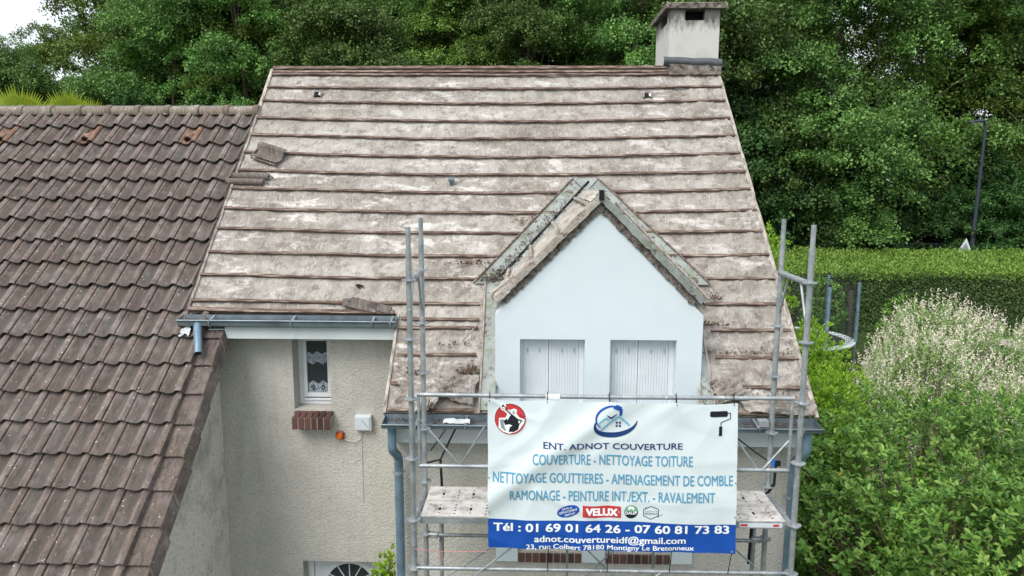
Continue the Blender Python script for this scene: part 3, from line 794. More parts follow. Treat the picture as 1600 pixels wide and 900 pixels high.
# ridge of the dormer: crumpled felt strip and a stub
m = MB(); n_ = 26; vs = []; fs = []
for i in range(n_+1):
    y = 6.90+(yv(0)+.02-6.90)*i/n_
    for k_, (t, sd_) in enumerate(((.13,-1),(.06,-1),(0,1),(.06,1),(.11,1))):
        vs.append(DP(sd_, t, y, .022+.02*n3(y*7, t*9, sd_)))
for i in range(n_):
    for k_ in range(4): a = i*5+k_; fs.append((a, a+1, a+6, a+5))
m.add(vs, fs); m.build('ridge_strip', 'warm felt', dorm)
m = MB(); m.prism([(.685,6.915,6.15),(.61,6.915,6.08),(.645,6.915,6.02),(.685,6.915,5.985),(.73,6.915,6.03),(.76,6.915,6.08)], (0,.029,0)); m.build('barge_mortar', 'cap', dorm)
m = MB(); m.box(.66,.705,6.86,6.90,6.11,6.21); m.build('ridge_stub', 'dark', dorm)
m = MB(); m.add([DP(1,1.36,7.6,.03),DP(1,1.68,7.52,.02),DP(1,1.74,7.70,.03),DP(1,1.5,7.86,.05),DP(1,1.36,7.6,.02),DP(1,1.68,7.52,.01),DP(1,1.74,7.70,.02),DP(1,1.5,7.86,.04)],[(0,1,2,3),(7,6,5,4),(0,4,5,1),(1,5,6,2),(2,6,7,3),(3,7,4,0)])
m.build('valley_end', 'valley', dorm)

# ------------------------------------------------------------------ chimney
ch = MB(); X0, X1, Y0, Y1 = 1.965, 2.675, 10.56, 11.65
ch.hexa([(X0,Y0,7.3),(X1,Y0,7.3),(X1,Y1,6.6),(X0,Y1,6.6),(X0,Y0,8.56),(X1,Y0,8.56),(X1,Y1,8.56),(X0,Y1,8.56)])
for a in ((X0,2.18,Y0,Y0+.12),(2.46,X1,Y0,Y0+.12),(X0,2.18,Y1-.12,Y1),(2.46,X1,Y1-.12,Y1),(X0,X0+.10,Y0+.121,Y0+.20),(X0,X0+.10,Y1-.38,Y1-.121),(X1-.10,X1,Y0+.121,Y0+.20),(X1-.10,X1,Y1-.38,Y1-.121)):
    ch.box(*a, 8.561, 8.712)
chim = ch.build('chimney', 'soot', house)
m = MB(); m.box(X0+.15,X1-.15,Y0+.2,Y1-.2,8.561,8.70); m.build('flue', 'dark', chim)
m = MB(); vs = []; fs = []
for (z, g) in ((8.713,-.01),(8.719,0),(8.785,.0),(8.80,-.015)):
    for i in range(40):
        t = i/40*4; k_ = int(t); f_ = t-k_
        c4 = [(X0-.07-g,Y0-.05-g),(X1+.09+g,Y0-.05-g),(X1+.09+g,Y1+.08+g),(X0-.07-g,Y1+.08+g)]
        a, b = c4[k_], c4[(k_+1) % 4]; j = .010*n3(t*4, z*20, 3)
        vs.append((a[0]+(b[0]-a[0])*f_+j, a[1]+(b[1]-a[1])*f_+j, z+j*.5))
for l_ in range(3):
    for i in range(40): a = l_*40+i; b = l_*40+(i+1) % 40; fs.append((a, b, b+40, a+40))
fs += [tuple(range(39,-1,-1)), tuple(range(120,160))]
m.add(vs, fs); m.build('chimney_cap', 'cap', chim)
m = MB(); n_ = 20; pts = []
vs = []; fs = []
for i in range(n_+1):
    x = X0-.08+(X1+.04-X0+.08)*i/n_; q = .018*n3(x*5, 1, 2); dz = -.04*i/n_
    for k_ in range(9):
        a = R(-80+25*k_); vs.append((x, Y0-.03-.06*math.cos(a)*(1+q*6), 8.0+dz+q*1.3+.062*math.sin(a)*(1+.3*n3(x*7, k_*.4, 5))))
for i in range(n_):
    for k_ in range(8): a = i*9+k_; fs.append((a, a+1, a+10, a+9))
m.add(vs, fs); m.build('chimney_flashing', 'lead', chim, smooth=True)
m = MB(); m.hexa([(X0+.0,10.46,7.80),(X1+.03,10.46,7.80),(X1+.03,10.55,7.80),(X0+.0,10.55,7.80),(X0+.0,10.49,7.955),(X1+.03,10.49,7.935),(X1+.03,10.55,7.935),(X0-.02,10.55,7.955)]); m.build('chimney_base', 'cap', chim)

# ------------------------------------------------------------------ neighbouring tiled house
TH = thing('tiled_house', (-6, 9.97, 0), 'lower neighbouring house whose big roof is covered in weathered brown tiles', 'house')
GA, TW, NR = .337, .232, 21
S0 = 4.225; STOP = 4.60
def LP(x, s, h=0): return RP(x, s, h-.045)
prof = []
for i in range(13):
    u = i/12
    if u < .06: h = .022+.10*u
    elif u < .70: h = -.002+.030*(abs((u-.37)/.33)**1.7)
    elif u < .80: h = .028+.014*math.sin((u-.70)/.10*math.pi/2)
    else: h = .042-.09*max(0, u-.90)
    prof.append((u, h*1.55))
special = {}
tl = MB()
TU = {}
def tile_at(m, xr_, sb, gauge, skew=0, lift=0, clipx=None):
    """one tile; xr_: right edge x, sb: slope position of its bottom edge"""
    jx, js, jh = rng.uniform(-.004,.004), rng.uniform(-.008,.008), rng.uniform(-.003,.006)
    rows = ((sb, .058), (sb+.02, .060), (sb+gauge*.55, .034), (sb+gauge+.045, .004))
    vs = []; n_ = len(prof)
    for (s, lf) in rows:
        for (u, h) in prof:
            vs.append(LP(min(xr_-TW*(1-u)*.985+jx, clipx or 9e9), s+js, h+lf+jh+lift))
    for (u, h) in prof: vs.append(LP(min(xr_-TW*(1-u)*.985+jx, clipx or 9e9), sb+js+.003, h+.058-.019+jh+lift))
    fs = []
    for r_ in range(3):
        for i in range(n_-1): a = r_*n_+i; fs.append((a, a+1, a+n_+1, a+n_))
    for i in range(n_-1): fs.append((4*n_+i, 4*n_+i+1, i+1, i))
    cx_ = min(xr_+jx, clipx or 9e9); vs.append(LP(cx_, sb+gauge+js, -.01)); vs.append(LP(cx_, sb+js, .0))
    fs.append((n_-1, 2*n_-1, 3*n_-1, 4*n_-1, len(vs)-2, len(vs)-1))
    if m is tl: TU.setdefault('u', []).extend([q[0] for q in prof]*5+[1., 1.])
    m.add(vs, fs)
vents = []
for r in range(NR):
    sb = S0-GA*r; g = (STOP-sb-.02) if r == 0 else GA
    clip = XL-.012 if sb > .95 else None
    xr = -3.535 if clip is None else -3.767
    while xr > -9.9:
        if r == 1 and any(abs(xr-v) < TW*.5 for v in (-6.93, -5.80, -4.36)): vents.append((xr, sb))
        else: tile_at(tl, xr, sb, g, clipx=clip)
        xr -= TW
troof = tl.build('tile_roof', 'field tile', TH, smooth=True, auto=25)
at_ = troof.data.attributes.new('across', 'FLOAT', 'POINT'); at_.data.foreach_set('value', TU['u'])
for (xr, sb) in vents:
    m = MB(); tile_at(m, xr, sb, GA); vt = m.build('vent_tile', 'vent tile', TH, smooth=True, auto=30)
    m = MB(); c0 = LP(xr-.12, sb+.22, .03); 
    pts = [c0, LP(xr-.12, sb+.12, .075), LP(xr-.12, sb+.055, .085)]
    m.tube(pts, [.030,.052,.056], 14); m.build('vent_hood', 'vent tile', vt, smooth=True)
    m = MB(); m.tube([LP(xr-.12, sb+.055, .085), LP(xr-.12, sb+.052, .085)], .045, 14); m.build('vent_opening', 'dark', vt)
# two slim pieces lying on the second course near the left end
m = MB(); 
for xx in (-6.30,-6.06): m.tube([LP(xx, S0-GA+.0, .07), LP(xx+.0, S0-GA+.31, .045)], .028, 8)
m.build('roll_cover', 'tile', TH, smooth=True)
m = MB(); m.hexa([LP(-9.9,-2.95,-.12),LP(XL-.0,-2.95,-.12),LP(XL,STOP,-.12),LP(-9.9,STOP,-.12),LP(-9.9,-2.95,-.015),LP(XL,-2.95,-.015),LP(XL,STOP,-.015),LP(-9.9,STOP,-.015)])
m.hexa([LP(XL+.001,-2.95,-.12),LP(-3.40,-2.95,-.12),LP(-3.40,1.0,-.12),LP(XL+.001,1.0,-.12),LP(XL+.001,-2.95,-.015),LP(-3.40,-2.95,-.015),LP(-3.40,1.0,-.015),LP(XL+.001,1.0,-.015)])
m.build('roof_boarding', 'dark', TH)
# verge tiles, stepped, each with a hanging flange
for r in range(NR):
    sb = S0-GA*r
    if sb > .95: continue
    m = MB(); xa, xb = -3.545, -3.325; j = rng.uniform(-.006,.006); t0, t1 = .048, .012
    top = 1.02 if sb+GA > 1.0 else sb+GA+.03
    def q(x, s, h): return LP(x+j, s, h)
    lo = t0; hi = t1
    m.hexa([q(xa,sb,lo-.02),q(xb,sb,lo-.02),q(xb,top,hi-.02),q(xa,top,hi-.02),q(xa,sb,lo),q(xb,sb,lo+.008),q(xb,top,hi+.008),q(xa,top,hi)])
    fz = .165
    a, b = q(xb,sb,lo+.008), q(xb,top,hi+.008)
    m.hexa([a+Vector((.032,0,-fz)),a+Vector((.05,0,-fz)),b+Vector((.05,0,-fz)),b+Vector((.032,0,-fz)),a+Vector((-.018,0,-.001)),a+Vector((.001,0,-.001)),b+Vector((.001,0,-.001)),b+Vector((-.018,0,-.001))])
    m.build('verge_tile', 'verge tile', TH, bevel=.004)
# ridge tiles
yr_, zr_ = 6.72+STOP*SQ, 4.007+STOP*SQ
L_ = .415; x = XL+.02; i = 0
while x > -10:
    m = MB(); vs = []; fs = []; n_ = 12
    stations = ((x, .088, .0), (x-.03, .088, 0), (x-.05, .102, 0), (x-.075, .102, 0), (x-.09, .088, 0), (x-L_-.01, .080, 0)) if False else ((x-L_-.015,.080),(x-.09,.088),(x-.075,.088),(x-.065,.104),(x-.03,.104),(x,.098))
    ty = rng.uniform(-.006,.006)
    for (xs_, r_) in stations:
        for k_ in range(n_+1):
            a = R(-25+230*k_/n_); vs.append((xs_, yr_+ty-r_*1.15*math.cos(a), zr_-.035+r_*math.sin(a)))
    for l_ in range(len(stations)-1):
        for k_ in range(n_): a = l_*(n_+1)+k_; fs.append((a, a+1, a+n_+2, a+n_+1))
    fs.append(tuple(range(5*(n_+1), 6*(n_+1))))
    m.add(vs, fs); m.build('ridge_tile', 'ridge tile', TH, smooth=True)
    x -= L_
# flashing band under the ridge: dark with pale wavy tape
m = MB(); vs = []; fs = []; n_ = 240
for i in range(n_+1):
    x = -9.9+(XL+9.9)*i/n_; u = ((x+3.535)/TW) % 1
    for (s, h) in ((STOP-.055-.018*math.sin(u*2*math.pi), .058+.006*math.sin(u*12.6)), (STOP-.01, .075), (STOP+.05,.08)): vs.append(LP(x, s, h))
for i in range(n_):
    for k_ in range(2): a = i*3+k_; fs.append((a, a+1, a+4, a+3))
m.add(vs, fs); m.build('ridge_tape', 'lead', TH)
# walls of the tiled house; the gable faces the entrance recess
m = MB()
def zroof(y): return 4.007+(y-6.72)-.24
m.prism([(-3.54,4.95,0),(-3.54,7.698,0),(-3.54,7.698,zroof(7.698)),(-3.54,4.95,zroof(4.95))], (-.22,0,0))
m.build('gable_wall', 'gable', TH)
m = MB(); m.box(-9.8,-3.765,4.95,5.15,0,zroof(4.95)); m.box(-9.8,-9.6,5.16,14.8,0,2.2); m.box(-9.8,-3.9,14.8,15,0,2.2)
m.prism([(-9.8,5.16,2.2),(-9.8,14.8,2.2),(-9.8,9.97,7.0)], (.2,0,0)); m.build('wall', 'render', TH)
m = MB(); m.hexa([(-9.9,yr_,zr_-.15),(XL,yr_,zr_-.15),(XL,yr_+4.9,zr_-5.0),(-9.9,yr_+4.9,zr_-5.0),(-9.9,yr_,zr_-.03),(XL,yr_,zr_-.03),(XL,yr_+4.9,zr_-4.9),(-9.9,yr_+4.9,zr_-4.9)])
m.build('rear_roof', 'tile', TH)
# cut tile and lead where the tiled roof tucks under the upper gutter
m = MB(); m.hexa([LP(-3.52,.98,.0),LP(-3.32,.98,.0),LP(-3.32,1.03,.0),LP(-3.52,1.03,.0),LP(-3.52,.98,.06),LP(-3.32,.98,.055),LP(-3.32,1.03,.05),LP(-3.52,1.03,.055)]); m.build('top_flashing', 'lead', TH)
m = MB(); vs = []; fs = []
for j in range(9):
    for i in range(13):
        vs.append(LP(-3.78+.12*i/12, .86+.10*j/8-.02*math.sin(i*.6), .092+.012*n3(i*.5, j*.5, 2)))
for j in range(8):
    for i in range(12): a = j*13+i; fs.append((a, a+1, a+14, a+13))
m.add(vs, fs); m.build('mortar_patch', 'rag', TH)

# ------------------------------------------------------------------ things on the roof and in the gutters
def loose_tile(loc, rotz, label, flip=False):
    t = MB(); n_ = len(prof); vs = []; fs = []
    for (yy, ) in ((0,), (.41,)):
        for (u, h) in prof: vs.append(((u-.5)*.25, yy-.2, h))
    for (yy, ) in ((0,), (.41,)):
        for (u, h) in prof: vs.append(((u-.5)*.25, yy-.2, h-.014))
    for i in range(n_-1):
        fs += [(i,i+1,n_+i+1,n_+i), (2*n_+i,3*n_+i,3*n_+i+1,2*n_+i+1), (i,2*n_+i,2*n_+i+1,i+1), (n_+i,n_+i+1,3*n_+i+1,3*n_+i)]
    fs += [(0,n_,3*n_,2*n_), (n_-1,3*n_-1,4*n_-1,2*n_-1)]
    t.add(vs, fs)
    t.box(-.125-.022, -.127, -.19, .2, -.014, .006); t.box(-.125, .125, .185, .2, .0, .028)
    o = t.build('roof_tile', 'tile', None, bevel=.002)
    # local x across slope, y up the slope, z normal
    A = Matrix((Vector((1,0,0)), Vector((0,SQ,SQ)), Vector((0,-SQ,SQ)))).transposed().to_4x4()
    o.matrix_basis = Matrix.Translation(loc) @ A @ Matrix.Rotation(rotz, 4, 'Z') @ (Matrix.Rotation(math.pi, 4, 'Y') if flip else Matrix.Identity(4))
    return tag(o, label, 'roof tile', 'loose tiles left on the stripped roof')
loose_tile(RP(-3.42, 3.66, .045), R(68), 'loose brown tile lying face up and askew on the left edge of the stripped roof')
def stacked(s, x, ln, label, h, rz):
    t = MB(); vs = []; fs = []; n_ = 10
    for xx in (0, .03, ln-.03, ln):
        for k_ in range(n_+1):
            a = R(180*k_/n_); vs.append((xx, -.045*math.cos(a), .045*math.sin(a)))
    for j in range(3):
        for k_ in range(n_): a = j*(n_+1)+k_; fs.append((a, a+1, a+n_+2, a+n_+1))
    fs += [tuple(range(n_+1)), tuple(range(3*(n_+1), 4*(n_+1)))[::-1]]
    t.add(vs, fs); t.tube([(ln-.02,0,.02),(ln+.03,.0,.025),(ln+.06,-.02,.01)], .012, 6)
    o = t.build('roof_tile', 'tile', None, smooth=True)
    A = Matrix((Vector((1,0,0)), Vector((0,SQ,SQ)), Vector((0,-SQ,SQ)))).transposed().to_4x4()
    o.matrix_basis = Matrix.Translation(RP(x, s, h)) @ A @ Matrix.Rotation(rz, 4, 'Z')
    return tag(o, label, 'roof tile', 'loose tiles left on the stripped roof')
stacked(3.29, -3.84, .50, 'dark rounded tile laid flat by the left roof edge, the upper of a pair', .02, R(-3))
stacked(3.19, -3.87, .48, 'dark rounded tile laid flat by the left roof edge, the lower of a pair', .02, R(-2))
def rubble(name, pts, mat, size, label, cat, kind=None, n_each=1):
    m = MB()
    for p in pts:
        a, b, c_ = [Vector(rdir(1)[0]) for _ in range(3)]; s = size*rng.uniform(.4, 1.2)
        m.add([p+a*s, p+b*s, p+c_*s, p-(a+b)*s*.4], [(0,1,2),(0,2,3),(1,0,3),(2,1,3)])
    o = m.build(name, mat); tag(o, label, cat, kind=kind); return o
def scat(n, f): return [f() for _ in range(n)]
rubble('leaf_litter', scat(260, lambda: RP(rng.uniform(1.80, 2.12), rng.choice([1.385, 1.04])+abs(rng.normal(0, .035)), .035+rng.uniform(0, .02))) +
       scat(160, lambda: RP(rng.uniform(1.75, 2.75), .70+abs(rng.normal(0, .02)), .035)) +
       scat(160, lambda: RP(rng.uniform(1.8, 2.7), rng.uniform(.0, .3), .03)), 'dead leaf', .016,
       'brown dead leaves and moss caught above the battens right of the dormer', 'leaf litter', 'stuff')
def along_valley(side):
    def f():
        z = ZA-rng.uniform(0, 1)**.6*1.05; s_ = (z-4.007)/SQ
        return RP(.685+side*(ZA-z+rng.uniform(0, .16)), s_, .05+rng.uniform(0, .015))
    return f
rubble('moss_debris', scat(330, along_valley(-1))+scat(200, lambda: RP(-.42+rng.normal(0,.07), 1.62+abs(rng.normal(0,.06)), .05))+scat(200, along_valley(1)), 'cap', .018,
       'dark crumbs of moss and mortar lying in the two valleys beside the dormer roof', 'debris', 'stuff')
rubble('gutter_debris', scat(420, lambda: Vector((rng.uniform(-1.35, 2.7), rng.uniform(6.60, 6.70), 3.935+rng.uniform(-.01,.02)))), 'dead leaf', .018,
       'dark leaf mould lying along the bottom of the long lower gutter', 'leaf litter', 'stuff')
pts = [RP(*q) for q in ()]
for k_ in range(14): pts += scat(12, (lambda s=ss[k_+1]: RP(rng.uniform(XL+.1, 2.6), s+.02+abs(rng.normal(0,.014)), .02)))
pts = [p for p in pts if (dormer_span((p.z-4.007)/SQ) is None or not (dormer_span((p.z-4.007)/SQ)[0]-.1 < p.x < dormer_span((p.z-4.007)/SQ)[1]+.1)) and (p.x > -1.4 or p.z > 4.9)]
rubble('grit', pts, 'dead leaf', .009, 'dark grit and mortar crumbs scattered along the battens of the stripped roof', 'debris', 'stuff')
rubble('felt_scraps', [RP(-.62+rng.normal(0,.06), .43+abs(rng.normal(0,.07)), .03) for _ in range(110)]+[RP(-1.22+rng.normal(0,.06), .40+abs(rng.normal(0,.06)), .03) for _ in range(80)]+[RP(-.75+rng.normal(0,.12), .80+rng.normal(0,.02), .03) for _ in range(25)]+[RP(-.68+rng.normal(0,.13), 1.86+abs(rng.normal(0,.03)), .04) for _ in range(60)]+[RP(-.05+rng.normal(0,.1), 2.5+abs(rng.normal(0,.05)), .04) for _ in range(40)], 'dead leaf', .022,
       'dark tangle of torn felt scraps on the lower roof left of the dormer', 'debris', 'stuff')
# broken tile slab at the right end of the upper eave
m = MB()
for (x, s, a, b, rz) in ((-1.83,1.27,.17,.07,-.25),(-1.66,1.24,.14,.05,-.3),(-1.98,1.31,.09,.05,.1)):
    u = Vector((math.cos(rz), math.sin(rz)*SQ, math.sin(rz)*SQ)); v = Vector((-math.sin(rz), math.cos(rz)*SQ, math.cos(rz)*SQ))
    m.obox(RP(x, s, .045), u*a, v*b, Vector((0,-SQ,SQ))*.012)
tag(m.build('broken_tile', 'tile', bevel=.006), 'broken grey tile pieces heaped over the right end of the upper gutter', 'roof tile')
m = MB(); vs = []; fs = []
for j in range(9):
    for i in range(15):
        u, v = i/14, j/8; vs.append((-.84+.26*u, 6.56+.10*v, 3.955+.035*abs(n3(u*4,v*3,3))+.02*math.sin(v*3.1)))
for j in range(8):
    for i in range(14): a = j*15+i; fs.append((a, a+1, a+16, a+15))
m.add(vs, fs); tag(m.build('rag', 'rag', smooth=True), 'crumpled pale blue scrap of sheeting lying in the lower gutter', 'rag')
m = MB(); m.tube([(-1.03,6.62,4.02),(-1.0,6.66,4.10),(-.985,6.68,4.16)], .008, 5); m.tube([(-1.0,6.66,4.08),(-.96,6.67,4.13)], .01, 5)
tag(m.build('plant_stalk', 'twig'), 'dark stalk standing up from the lower gutter near the left scaffold posts', 'plant')
m = MB(); m.tube([RP(-.72,.82,.03),RP(-.62,.92,.08),RP(-.55,1.04,.05)], .007, 5)
tag(m.build('lath', 'timber'), 'thin pale lath leaning across the felt beside the left dormer flashing', 'lath')

# ------------------------------------------------------------------ things fixed to the entrance wall
t = thing('utility_box', (-1.89, 7.70, 3.47), 'pale grey wall box with a diagonal mark, right of the brick window sill', 'utility box')
m = MB(); m.box(-1.985,-1.795,7.62,7.70,3.475,3.655); bx = m.build('box_body', 'grey plastic', t, bevel=.008)
m = MB(); m.box(-1.965,-1.815,7.613,7.6195,3.49,3.64); m.build('box_lid', 'grey plastic', t, bevel=.003)
m = MB(); m.tube([(-1.90,7.611,3.61),(-1.83,7.611,3.52)], .0035, 5); m.build('scratch_mark', 'grey ink', t)
t = thing('warning_light', (-2.17, 7.70, 3.36), 'orange warning light in a square housing below the brick window sill', 'warning light')
m = MB(); m.box(-2.215,-2.125,7.66,7.70,3.355,3.445); m.build('housing', 'lamp red', t, bevel=.01)
m = MB(); m.tube([(-2.168,7.66,3.40),(-2.168,7.635,3.40),(-2.168,7.622,3.40)], [.036,.036,.026], 18); m.build('lens', 'lamp orange', t, smooth=True)
m = MB(); m.tube([(-2.14,7.69,3.36),(-2.08,7.68,3.335),(-2.0,7.68,3.325),(-1.94,7.685,3.36),(-1.92,7.69,3.42),(-1.915,7.69,3.476)], .0045, 6)
m.tube([(-1.93,7.69,3.475),(-1.93,7.69,2.6)], .0035, 6)
tag(m.build('cable', 'cable', smooth=True), 'thin pale cable looping from the orange light to the grey wall box', 'cable')

# ------------------------------------------------------------------ scaffold
SCF = thing('scaffold', (.64, 6.1, 0), 'galvanised tube scaffold with a steel deck standing in front of the white dormer', 'scaffold')
RT = .0245
def rosette(x, y, z, par):
    m = MB(); n_ = 24; vs = []
    for zz in (-.004, .004):
        for i in range(n_): a = 2*math.pi*i/n_; r_ = .062 if (i % 6) not in (2, 3, 4) else .056; vs.append((x+r_*math.cos(a), y+r_*math.sin(a), z+zz))
    m.add(vs, [tuple(range(n_-1,-1,-1)), tuple(range(n_, 2*n_))]+[(i, (i+1) % n_, n_+(i+1) % n_, n_+i) for i in range(n_)])
    return m.build('rosette', 'galv', par)
def standard(x, y, top, zs_):
    m = MB(); lean = .004*n3(x, y, 3)
    m.tube([(x,y,0),(x+lean,y,top-.2),(x+lean,y,top-.2+.001)], RT, 14); m.tube([(x+lean,y,top-.2),(x+lean,y,top)], RT-.004, 14)
    p = m.build('pole', 'galv', SCF, smooth=True)
    for z in zs_: rosette(x, y, z, p)
    m = MB(); m.box(x-.07,x+.07,y-.07,y+.07,0,.01); m.build('base_plate', 'galv', p)
PX = (-1.005, 2.285); PY = (5.75, 6.43)
zf = [5.48, 4.98, 4.46, 3.93, 3.37, 2.92, 2.42, 1.92, 1.4, .9, .4]
for x in PX:
    standard(x, PY[0], 5.92 if x < 0 else 5.95, zf)
    standard(x, PY[1], 5.96, [5.48, 4.98, 4.50, 3.95, 3.42, 2.88, 2.4, 1.9, 1.4, .9, .4])
def tub(name, pts, r_=RT, mat='galv', n=12):
    m = MB(); m.tube(pts, r_, n); return m.build(name, mat, SCF, smooth=True)
for x in PX:
    tub('transom', [(x,PY[0]+.02,5.47),(x,PY[1]-.02,5.47)])
    tub('brace', [(x,PY[0]+.20,5.455),(x,PY[0]+.03,5.12)], .011); tub('brace', [(x,PY[1]-.20,5.455),(x,PY[1]-.03,5.12)], .011)
    tub('transom', [(x,PY[0]+.02,3.33),(x,PY[1]-.02,3.33)], .027)
    m = MB(); m.tube([(x,6.02,3.33),(x,6.10,3.33)], .034, 12); m.build('coupler', 'galv', SCF, smooth=True)
    tub('transom', [(x,PY[0]+.02,1.4),(x,PY[1]-.02,1.4)])
# guard frame on the outer side, in front of which the banner hangs
gf = MB(); GX0, GX1, GZ0, GZ1, GY = -.935, 2.185, 3.885, 4.515, 5.70
gf.tube([(GX0,GY,GZ0),(GX0,GY,GZ1)], .014, 8); gf.tube([(GX1,GY,GZ0),(GX1,GY,GZ1)], .014, 8)
gf.tube([(GX0-.012,GY,GZ1),((GX0+GX1)/2,GY,GZ1-.006),(GX1+.012,GY,GZ1)], .018, 10)
gf.tube([(GX0,GY,GZ0),(GX1,GY,GZ0)], .018, 10)
for (a, b, c_, d_) in ((-.93,4.30,-.60,3.90),(-.58,3.90,-.27,4.42),(1.55,4.42,1.92,3.90),(1.98,3.90,2.18,4.15),(-.27,4.42,.1,3.90),(1.2,3.9,1.55,4.42)):
    gf.tube([(a,GY+.003,b),(c_,GY+.003,d_)], .009, 8)
gf.build('guard_frame', 'galv', SCF, smooth=True)
# deck: two perforated steel planks
for (ya, yb) in ((5.80,6.095),(6.105,6.40)):
    m = MB(); za = 3.372; zb = 3.388
    m.box(-.95, 2.235, ya, yb, za-.055, za); m.box(-.95, 2.235, ya, ya+.012, za+.0005, za+.008); m.box(-.95, 2.235, yb-.012, yb, za+.0005, za+.008)
    x = -.80; i = 0
    while x < 2.15:
        m.cur = 1
        if i % 2 == 0:
            yy = (ya+yb)/2; m.tube([(x,yy,za+.0024),(x,yy,za+.0034)], .013, 8); m.box(x-.009,x+.009,yy-.026,yy+.026,za+.0026,za+.0036)
            m.tube([(x,yy-.075,za+.0024),(x,yy-.075,za+.0034)], .008, 6); m.tube([(x,yy+.075,za+.0024),(x,yy+.075,za+.0034)], .008, 6)
        else:
            for q_ in (-.085, -.028, .028, .085): m.tube([(x,(ya+yb)/2+q_,za+.0004),(x,(ya+yb)/2+q_,za+.0014)], .009, 6)
        m.cur = 0
        if i % 2 == 0: m.obox((x,(ya+yb)/2,za+.0012), (.045,0,0), (0,.10,0), (0,0,.0011))
        x += .14; i += 1
    m.build('deck_plank', ['deck', 'dark'], SCF)
m = MB(); m.box(-.955, 2.24, 5.785, 5.799, 3.315, 3.375); m.build('deck_edge', 'galv', SCF)
m = MB(); m.box(1.83, 2.20, 5.782, 5.7845, 3.325, 3.365); m.build('deck_sticker', 'grey plastic', SCF)
m = MB(); m.box(1.84, 1.90, 5.780, 5.7818, 3.335, 3.355); m.box(2.12,2.17, 5.780, 5.7818, 3.335, 3.355); m.build('deck_sticker_mark', 'red ink', SCF)
tub('ledger', [(PX[0],PY[1],2.865),(PX[1],PY[1],2.855)], .018); tub('ledger', [(PX[0],PY[0],2.915),(PX[1],PY[0],2.92)], .018)
tub('ledger', [(PX[0],PY[1],1.4),(PX[1],PY[1],1.4)], .02)
tub('brace', [(-.55,5.72,2.80),(-.05,5.72,3.22)], .008); tub('brace', [(1.15,5.72,2.92),(.35,5.72,2.25)], .008) 
tub('brace', [(.05,6.40,3.3),(1.0,6.40,2.3)], .009); tub('brace', [(1.35,6.40,3.3),(.4,6.40,2.3)], .009); tub('brace', [(1.45,6.40,3.25),(2.2,6.40,2.6)], .009); tub('brace', [(-.93,6.40,2.35),(-.1,6.40,2.95)], .009)
tub('upright', [(-.86,6.47,3.30),(-.86,6.47,0)], .02); tub('upright', [(2.19,6.47,3.30),(2.19,6.47,0)], .02)
for x in (-.93, 2.2): m = MB(); m.obox((x,6.43,2.865), (.05,0,0), (0,.03,0), (0,0,.025)); m.build('coupler', 'galv', SCF, bevel=.008)
for x in (.38, 1.22): tub('upright', [(x,6.45,2.86),(x,6.45,0)], .012)
m = MB(); m.box(2.155, 2.245, 6.385, 6.465, 4.02, 4.075); m.build('coupler', 'galv', SCF)
# straps, tape, string
m = MB(); m.tube([(-.70,6.52,3.95),(-.78,6.55,3.78),(-.86,6.48,3.62),(-1.0,6.43,3.60)], .010, 6); m.tube([(-.86,6.48,3.62),(-.85,6.48,3.4),(-.85,6.48,2.6)], .014, 6); m.tube([(-.78,6.55,3.95),(-.95,6.45,3.72)], .006, 6)
tag(m.build('strap', 'black strap', smooth=True), 'black strap tied round the inner left scaffold post under the gutter', 'strap', 'black straps tying the scaffold')
m = MB(); m.tube([(1.90,6.52,3.93),(2.18,6.50,3.72),(2.30,6.43,3.65)], .008, 6); m.tube([(2.34,6.41,3.66),(2.33,6.40,3.45),(2.20,6.42,3.22),(2.16,6.45,3.08),(2.15,6.46,2.6)], .014, 6); m.box(2.33,2.37,6.37,6.40,3.64,3.69)
tag(m.build('strap', 'black strap', smooth=True), 'black strap hanging from the inner right scaffold post beside blue tape', 'strap', 'black straps tying the scaffold')
m = MB(); m.tube([(2.321,6.43,3.62),(2.321,6.43,3.68)], .0285, 14)
tag(m.build('tape', 'blue tape', smooth=True), 'bright blue tape wound round the inner right scaffold post', 'tape')
m = MB(); m.tube([(-1.0,5.72,3.11),(-.75,5.70,3.10),(-.36,5.66,3.13)], .0022, 5); m.tube([(-.76,5.70,3.10),(-.74,5.70,3.04),(-.77,5.70,2.99),(-.79,5.70,3.03),(-.75,5.70,3.10)], .0022, 5)
tag(m.build('string', 'pink string'), 'thin pink string with a loop tied from a scaffold post to the banner', 'string')
m = MB(); m.box(.135,.255,5.675,5.684,4.50,4.535); tag(m.build('tape', 'white ink'), 'short strip of white tape stuck on the guard rail above the banner', 'tape')

